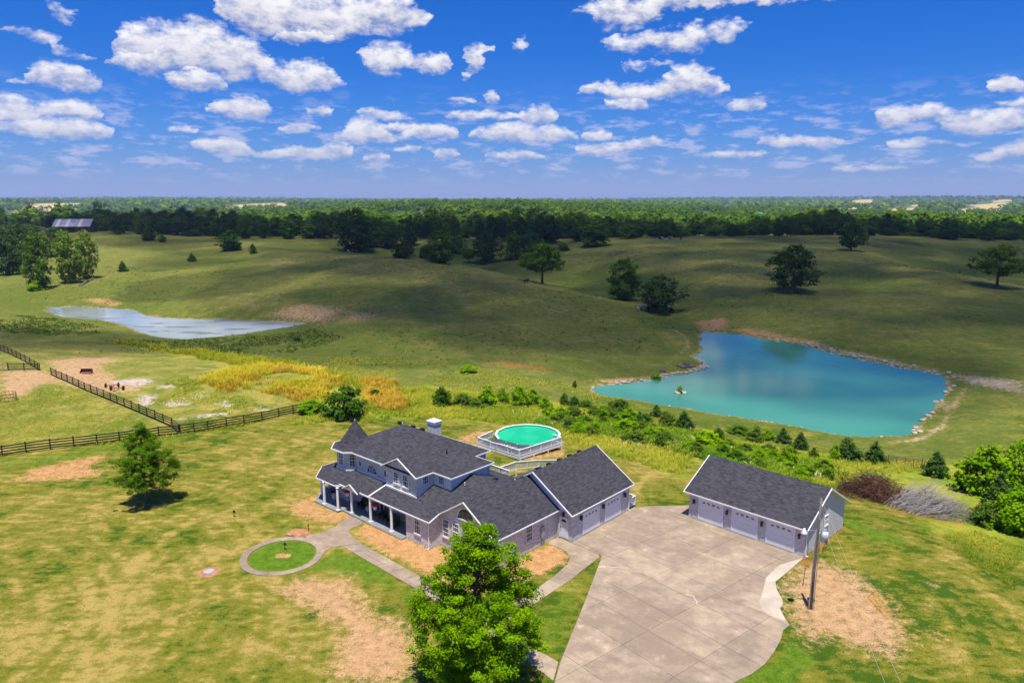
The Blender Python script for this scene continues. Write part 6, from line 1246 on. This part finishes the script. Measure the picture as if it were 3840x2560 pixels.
tufts('bank_weeds', 'rank weeds coloured dark for shade along the near bank of the left pond', gpoly([(-100,1180),(200,1190),(400,1235),(640,1275),(900,1262),(1200,1225),(1300,1270),(1000,1330),(600,1310),(200,1260),(-100,1240)]), 4200, 4, .15, .45, .07, M['weed_shaded'], 70, .5, 12, 'weeds', [POND2], .38)  # blade colour darkened to paint in the shade lying on this bank
tufts('slope_weeds', 'coarse grass on the green slope between weeds and pond', gpoly([(1050,1340),(1300,1380),(1560,1470),(1900,1490),(2300,1560),(3000,1690),(3200,1690),(2600,1590),(2250,1480),(1900,1400),(1400,1340)]), 7000, 4, .15, .4, .035, M['grass_tall'], 71, .3, 9, 'grass', [POND], .4)
tufts('flower_heads', 'white wildflower heads dotted through the overgrown strip', gpoly([(1840,1525),(2000,1545),(2400,1600),(3000,1740),(3100,1800),(2600,1720),(2200,1640),(1900,1560)]), 350, 3, .5, .7, .04, M['daisy'], 72, .2, 8, 'flowers', None, .45)
tufts('rough_grass', 'rough paddock grass between the board fences', gpoly([(0,1680),(620,1590),(200,1420),(0,1520)]), 5000, 4, .06, .2, .025, M['grass_tall'], 73, .3, 8, 'grass', None, .4)
tufts('rough_grass', 'rough grass and weeds right of the slanting fence', gpoly([(560,1480),(700,1400),(800,1480),(1100,1520),(1090,1545),(700,1590)]), 3500, 4, .12, .4, .035, M['grass_tall'], 74, .3, 8, 'grass', None, .4)
tufts('fence_grass', 'taller green grass left standing under the long fence', np.array([(p[0], p[1] + s) for s, L in ((-.4, F1), (.5, F1[::-1])) for p in L]), 2500, 4, .15, .4, .05, M['grass_tall'], 75, .2)

LAWN = gpoly([(-60,1730),(400,1680),(700,1640),(1080,1602),(1500,1578),(1900,1596),(2080,1645),(2400,1735),(2560,1795),(3180,1880),(3300,1900),(3500,2020),(3900,2180),(3900,2600),(-60,2600)])
drv = hl(DRIVE); hs = hl([(-16.5,-.6),(-3,-.6),(.3,-.1),(.5,1.1),(7,1.1),(7,7.5),(8.6,9.3),(8.6,18.7),(-.5,18.7),(-.5,11.5),(-16,11.5),(-18.6,3)]); gg = np.array([tuple(DO + a * np.array([math.cos(DA), math.sin(DA)]) + b * np.array([-math.sin(DA), math.cos(DA)])) for a, b in ((-11.5, -.1), (.1, -.1), (.1, 8.3), (-11.5, 8.3))])
w1 = hl([(-10.7,-.5),(-8.2,-.9),(-7.4,-2.9),(-5,-3.3),(3.3,-3.6),(14.4,-4.8),(18.5,-4.9),(19.4,-6.8),(16.8,-6.4),(5.4,-5.3),(-6.1,-4.9),(-6.2,-6.4),(-9.9,-6.0)]); w2 = hl([(7,9.3),(7.1,7.5),(9.3,7.5),(10.7,5.9),(11.4,-4.4),(12.8,-4.5),(12.6,4.4),(12.1,9)]); rg = np.array([ring_c + 3.5 * np.array([math.cos(a), math.sin(a)]) for a in np.linspace(0, 6.28, 24)]); bed = hl([(-8.2,-.9),(-7.9,-.2),(-3,.2),(6.9,1.3),(6.95,9),(9.0,7.8),(10.6,5.4),(9.5,-3),(3.3,-3.2),(-4.6,-2.9),(-7.2,-2.3)])
front = k3([(600,560),(900,450),(1350,440),(1500,680),(1900,900),(2010,1200),(1900,1463),(1120,1463),(1150,1120),(1000,830)]); polep = k6([(700,560),(1030,640),(1300,850),(1540,1150),(1440,1360),(900,1180),(600,1080),(480,740)])
tufts('lawn_grass', 'short mown lawn grass around the house', LAWN, 17000, 2, .05, .12, .022, leaf_mat('lawn_blade', (.050, .100, .007), (.26, .22, .05), .3), 81, .2, None, 'grass', [drv, hs, gg, w1, w2, rg, bed, front, polep])
# ------------------------------------------------------------------ brush piles and log
def sticks(n, cx, cy, rx, ry, hmax, L, r, seed, fan=None, droop=.25):
    g = random.Random(seed); m = MB()
    for k in range(n):
        a = g.uniform(0, 6.28); q = g.random() ** .6; x, y = cx + rx * q * math.cos(a), cy + ry * q * math.sin(a); z = hz(x, y) if k % 12 == 0 else z if k else 0; h = hmax * (1 - q * q) * g.random()
        d = g.uniform(0, 6.28) if fan is None else fan + g.uniform(-.6, .6); e = g.uniform(-.1, .7); l = L * g.uniform(.4, 1.2); p = Vector((x, y, z + h)); dv = Vector((math.cos(d) * math.cos(e), math.sin(d) * math.cos(e), math.sin(e)))
        m.tube([p, p + dv * l * .5 + Vector((0, 0, .04 * l)), p + dv * l + Vector((g.uniform(-.1, .1) * l, g.uniform(-.1, .1) * l, -droop * l))], [r, r * .7, r * .25], 3, False)
    return m
bp1 = hit(3295, 1880); bz = hz(bp1[0], bp1[1]); b1 = empty('brush_pile', tuple(bp1)); tag(b1, 'heap of dead brown brush behind the detached garage', 'brush pile')
o = sticks(1500, bp1[0], bp1[1] + 1.8, 3.9, 2.6, 2.4, 1.5, .022, 5).build('twigs', M['twigbrown'], b1); o['kind'] = 'stuff'; o.location = -bp1
me = crown('dead_leaves', leaf_mat('dead_brown_leaf', (.05, .018, .016), (.16, .065, .045), .1), [(0, 2.6), (.6, 2.5), (1.2, 1.7), (1.9, .5)], 120, 22, .45, .16, 77, .35, .3); o = link('dead_leaves', me, None, b1); o.location = (0, 1.8, 0); o.scale = (1.3, 1.0, 1.0)
bp2 = hit(3500, 1945); b2 = empty('branch_pile', tuple(bp2)); tag(b2, 'pile of bare grey branches fanning out right of the brown brush', 'branch pile')
o = sticks(520, bp2[0] - .5, bp2[1] + 2.2, 3.4, 2.4, 2.3, 2.6, .026, 6, .25, .12).build('branches', M['twiggrey'], b2); o['kind'] = 'stuff'; o.location = -bp2
o = sticks(900, bp2[0] + 2.0, bp2[1] + 1.8, 3.2, 2.2, 1.3, 1.1, .014, 7, .2, .2).build('twigs', plain('dark_grey_twigs', (.10, .09, .09), .9, .3, 2), b2); o['kind'] = 'stuff'; o.location = -bp2
l0, l1 = hit(3000 + 1165 / 2.8, 1600 + 740 / 2.8), hit(3000 + 1305 / 2.8, 1600 + 845 / 2.8); lg = empty('cut_log', tuple(l1)); tag(lg, 'thick cut log with orange sawn end lying before the brush pile', 'log'); d = Vector(l0 - l1); MB().tube([(0, 0, .35), d * .5 + Vector((.1, 0, .5)), d + Vector((0, .3, .6))], [.24, .22, .2], 12).build('stem', M['bark'], lg); dn = d.normalized(); MB().tube([Vector((0, 0, .35)) - dn * .012, Vector((0, 0, .35)) + dn * .02], .225, 12).build('sawn_end', M['logcut'], lg)
for i, (p, q, lab) in enumerate((((3420,1905),(3490,1925),'bare pole lying on the earth before the brush pile, upper one'),((3435,1918),(3510,1930),'bare pole lying on the earth before the brush pile, lower one'))):
    a, b = Vector(hit(*p)), Vector(hit(*q)); tag(MB().tube([a + Vector((0, 0, .1)), (a + b) / 2 + Vector((0, 0, .2)), b + Vector((0, 0, .08))], [.06, .05, .03], 6).build('bare_pole', M['twiggrey']), lab, 'pole')
a, b = Vector(hit(300, 1073)), Vector(hit(362, 1040)); tag(MB().tube([a + Vector((0, 0, .2)), (a + b) / 2 + Vector((0, 0, .6)), b + Vector((0, 0, .3))], [.35, .3, .15], 8).build('fallen_trunk', M['wood']), 'fallen bare trunk below the sunlit twin trees', 'fallen trunk')

# ------------------------------------------------------------------ barn and far houses
def barn_at(px, Y): u = (px - 1920) / F_PX; X = u * (Y * _c + CAM_H * _s); return X, Y, hz(X, Y)
bx_, by_, bz_ = barn_at(290, 492); barn = empty('barn', (bx_, by_, bz_), R(4)); tag(barn, 'weathered grey barn with patched tin roof at the upper left', 'barn')
MB().prism([(-11.5, -5), (11.5, -5), (11.5, 5), (-11.5, 5)], -1.5, 4.0).build('wall', M['barnwood'], barn)
m = MB()
for s in (-11.5, 11.3): m.slab([(s, -5, 4.0), (s, 5, 4.0), (s, 0, 8.2)], .2, (1, 0, 0))
m.build('gable_wall', M['barnwood'], barn)
for k in range(12): x0 = -12.1 + k * 2.017; z = lambda y: 8.5 - abs(y) * .82; mm = M['tinpale'] if k in (1, 4, 8) else M['tin']; MB().slab([(x0, -5.8, z(5.8)), (x0 + 2.0, -5.8, z(5.8)), (x0 + 2.0, 0, z(0)), (x0, 0, z(0))], .08).build('roof_sheet', mm, barn)
MB().slab([(-12.1, 5.8, z(5.8)), (12.1, 5.8, z(5.8)), (12.1, 0, z(0)), (-12.1, 0, z(0))], .08).build('roof_back', M['tin'], barn)
MB().box(-2, 2, -5.06, -5.0, -.5, 3.4).build('door', M['fence'], barn)
sx, sy, sz = barn_at(203, 492); sh = empty('shed', (sx, sy, sz)); tag(sh, 'low open shed left of the barn', 'shed'); MB().prism([(-3.5, -2), (3.5, -2), (3.5, 2), (-3.5, 2)], -1, 2.2).build('wall', M['barnwood'], sh); MB().slab([(-3.9, -2.4, 2.3), (3.9, -2.4, 2.3), (3.9, 2.4, 3.1), (-3.9, 2.4, 3.1)], .1).build('roof', M['tin'], sh)
def far_house(px, Y, L, D, hw_, hr, label, wall, roofm, dz=0):
    x, y, z = barn_at(px, Y); r = empty('far_house', (x, y, z + dz), random.uniform(-.3, .3)); tag(r, label, 'house'); MB().prism([(-L, -D), (L, -D), (L, D), (-L, D)], -3 - dz, hw_).build('wall', wall, r)
    m = MB(); m.slab([(-L - .4, -D - .5, hw_), (L + .4, -D - .5, hw_), (L + .4, 0, hw_ + hr), (-L - .4, 0, hw_ + hr)], .15); m.slab([(-L - .4, D + .5, hw_), (L + .4, D + .5, hw_), (L + .4, 0, hw_ + hr), (-L - .4, 0, hw_ + hr)], .15); m.build('roof', roofm, r)
    for k in range(3): wx = -L * .7 + k * L * .7; MB().box(wx - .6, wx + .6, -D - .06, -D - .0, .8, 2.2).build('window', M['glass'], r)
    m = MB()
    for s in (-1, 1): m.slab([(s * L, -D, hw_), (s * L, D, hw_), (s * L, 0, hw_ + hr - .1)], .1, (-s, 0, 0))
    m.build('gable_wall', wall, r)
far_house(1595, 870, 6, 3, 3.4, 1.2, 'long white trailer house in the clearing behind the tree line', M['farwhite'], M['farwhite'], 6); far_house(1470, 900, 7, 4, 3.5, 1.8, 'white house glimpsed left of the trailer behind the trees', M['farwhite'], M['farroof'], 6); far_house(1668, 880, 3, 3, 3.2, 1.5, 'small white house right of the trailer, half hidden by a tree', M['farwhite'], M['farroof'], 5)
far_house(3243, 860, 9, 5, 3.5, 2.5, 'pale grey roofed house behind the right tree line', M['farwhite'], M['farroof'], 8); far_house(3522, 1000, 7, 4, 3.5, 2.2, 'white house farthest right behind the tree line', M['farwhite'], M['farwhite'], 9); far_house(2835, 1000, 7, 4, 3.5, 2.5, 'teal roofed house in the sunlit woods right of centre', M['farwhite'], M['teal'], 14); far_house(4, 720, 5, 4, 3, 2, 'white house at the left edge beyond the bright field', M['farwhite'], M['farroof'], 2)

# ------------------------------------------------------------------ cattle
def cow_mesh(name, mat, graze):
    me = bpy.data.meshes.new(name); hx, hz_ = (1.45, .35) if graze else (1.4, 1.45)
    V = [(-.75, 0, 1.1), (-.3, 0, 1.0), (.25, 0, 1.02), (.75, 0, 1.15), (1.1, 0, 1.05 if graze else 1.35), (hx, 0, hz_), (hx + .3, 0, hz_ - .15), (-.98, 0, 1.2), (-1.08, 0, .6)]; E = [(0, 1), (1, 2), (2, 3), (3, 4), (4, 5), (5, 6), (0, 7), (7, 8)]; rad = [.36, .40, .40, .36, .22, .16, .10, .06, .03]
    for bx, sg in ((0, -1), (0, 1), (3, -1), (3, 1)):
        x0 = V[bx][0]; i = len(V); fr = bx == 3; V += [(x0 + (.02 if fr else .10), sg * .2, .72), (x0 + (.0 if fr else -.12), sg * .2, .40), (x0 + .0, sg * .2, .02)]; E += [(bx, i), (i, i + 1), (i + 1, i + 2)]; rad += [.15, .075, .06]
    i = len(V); V += [(hx - .1, .2, hz_ + .08), (hx - .1, -.2, hz_ + .08)]; E += [(5, i), (5, i + 1)]; rad += [.04, .04]
    me.from_pydata(V, E, []); o = bpy.data.objects.new(name, me); COL.objects.link(o); md = o.modifiers.new('s', 'SKIN'); 
    for k, s in enumerate(me.skin_vertices[0].data): s.radius = (rad[k], rad[k]); s.use_root = (k == 1)
    o.modifiers.new('u', 'SUBSURF').levels = 1; dg = bpy.context.evaluated_depsgraph_get(); m2 = bpy.data.meshes.new_from_object(o.evaluated_get(dg)); bpy.data.objects.remove(o); m2.name = name; m2.materials.clear(); m2.materials.append(mat)
    for p in m2.polygons: p.use_smooth = True
    return m2
cows = [cow_mesh('cow', M['cowdark'], True), cow_mesh('cow', M['cowpale'], True), cow_mesh('cow', M['cowdark'], False), cow_mesh('cow', M['cowpale'], False)]
def cow(x, y, k, label, group, Y=None):
    p = hit(x, y) if Y is None else np.array(barn_at(x, Y)); o = link('cow', cows[k], None, None); o.location = p; o.rotation_euler = (0, 0, random.uniform(0, 6)); tag(o, label, 'cow', group)
cow(1972, 1062, 2, 'lone black cow on the crest left of the spreading oak trunk', None)
for i, (x, y, k) in enumerate(((1305, 946, 1), (1322, 944, 3), (1336, 945, 1), (1346, 946, 0))): cow(x, y, k, f'{nth(i + 1)} cow from the left of the group at the dark trees on the middle hill', 'cattle on the middle hill')
for i, (x, y, k) in enumerate(((2392, 1166, 1), (2404, 1160, 3), (2418, 1163, 1), (2432, 1169, 0), (2520, 1172, 0))): cow(x, y, k, f'{nth(i + 1)} cow from the left resting under the broad dark tree', 'cattle under the broad dark tree')
for i, (x, k) in enumerate(((2462, 1), (2474, 0), (2482, 1), (2492, 2), (2500, 1), (2508, 0), (2516, 3), (2524, 0), (2552, 2), (2911, 3))): cow(x, 0, k, f'{nth(i + 1)} cow from the left on the far crest of the right hill', 'cattle on the far crest', 462 + (i % 4) * 5)

# ------------------------------------------------------------------ clouds overhead: their shade lies on the hills
cm_, ct_, cb_ = material('cloud_vapour'); cm_.node_tree.nodes.remove(cb_)
pos = ct_.n('ShaderNodeNewGeometry').outputs['Position']; nn = ct_.noise(pos, .008, 4, .6)
dif = ct_.n('ShaderNodeBsdfDiffuse', None, Color=(.85, .85, .87)); tra = ct_.n('ShaderNodeBsdfTranslucent', None, Color=(.85, .85, .87)); tp_ = ct_.n('ShaderNodeBsdfTransparent')
mx1 = ct_.n('ShaderNodeMixShader', None, i0=.5); ct_.l.new(dif.outputs[0], mx1.inputs[1]); ct_.l.new(tra.outputs[0], mx1.inputs[2])
mx2 = ct_.n('ShaderNodeMixShader', None, i0=ct_.m('MULTIPLY_ADD', ct_.ss(nn, .36, .60), .07, .165)); ct_.l.new(tp_.outputs[0], mx2.inputs[1]); ct_.l.new(mx1.outputs[0], mx2.inputs[2]); ct_.l.new(mx2.outputs[0], cm_.node_tree.nodes['Material Output'].inputs[0])
CZ = 900.0
def overhead_cloud(label, P, seed, step=44, rr_=(36, 60), edge=8):
    """cumulus of overlapping lumps whose shadow covers ground polygon P"""
    g = np.random.default_rng(seed); off = -np.array([SUN_DIR.x, SUN_DIR.y]) / -SUN_DIR.z * CZ; xs = np.arange(P[:, 0].min() - 30, P[:, 0].max() + 30, step); ys = np.arange(P[:, 1].min() - 30, P[:, 1].max() + 30, step); X, Y = np.meshgrid(xs, ys); X = X.ravel() + g.uniform(-.4, .4, X.size) * step; Y = Y.ravel() + g.uniform(-.4, .4, Y.size) * step
    d = sdist(X, Y, P) + (vnoise(X, Y, 70, seed) - .5) * 30; k = d < -edge; X, Y, d = X[k], Y[k], d[k]; bm = bmesh.new(); bmesh.ops.create_icosphere(bm, subdivisions=2, radius=1); S = np.array([v.co[:] for v in bm.verts]); T = np.array([[v.index for v in f.verts] for f in bm.faces]); bm.free(); Vs, Ts = [], []
    for i, (x, y, q) in enumerate(zip(X, Y, d)): r_ = min(g.uniform(*rr_), -q * .9 + 14); v = S * (1 + .12 * np.sin(S[:, [1, 2, 0]] * 5 + i)) * np.array([r_, r_, r_ * .45]) + np.array([x + off[0], y + off[1], CZ + min(-q, 60) * .3]); Vs.append(v); Ts.append(T + i * len(S))
    o = link('cloud', np_mesh('cloud', np.concatenate(Vs), np.concatenate(Ts), True), cm_); tag(o, label, 'cloud', kind='structure')
overhead_cloud('broad cumulus cloud overhead shading the hills', np.array([(-560, 560), (-330, 470), (-215, 420), (-160, 330), (-120, 205), (-75, 170), (-20, 146), (22, 132), (50, 130), (80, 128), (110, 126), (150, 118), (230, 130), (420, 260), (640, 500), (560, 600), (0, 615), (-400, 640)]), 21)
overhead_cloud('small ragged cloud overhead shading the bank of the left pond', np.array([(-150, 150), (-95, 148), (-70, 158), (-62, 172), (-90, 178), (-130, 178), (-160, 170)]), 23, 18, (14, 24), 2)

# ------------------------------------------------------------------ haze
hm = bpy.data.materials.new('summer_haze'); hm.use_nodes = True; ht = NT(hm.node_tree); hm.node_tree.nodes.clear(); ho = ht.n('ShaderNodeOutputMaterial')
hv = ht.n('ShaderNodeVolumePrincipled', None, Color=(.48, .66, 1.0), Density=8.0e-5, Anisotropy=.1); ht.l.new(hv.outputs[0], ho.inputs['Volume'])
m = MB().box(-15000, 15000, -400, 15000, -20, 75); tag(link('haze', m.mesh('haze', uv=False), hm), 'thin blue summer haze over the land', 'haze', kind='stuff')
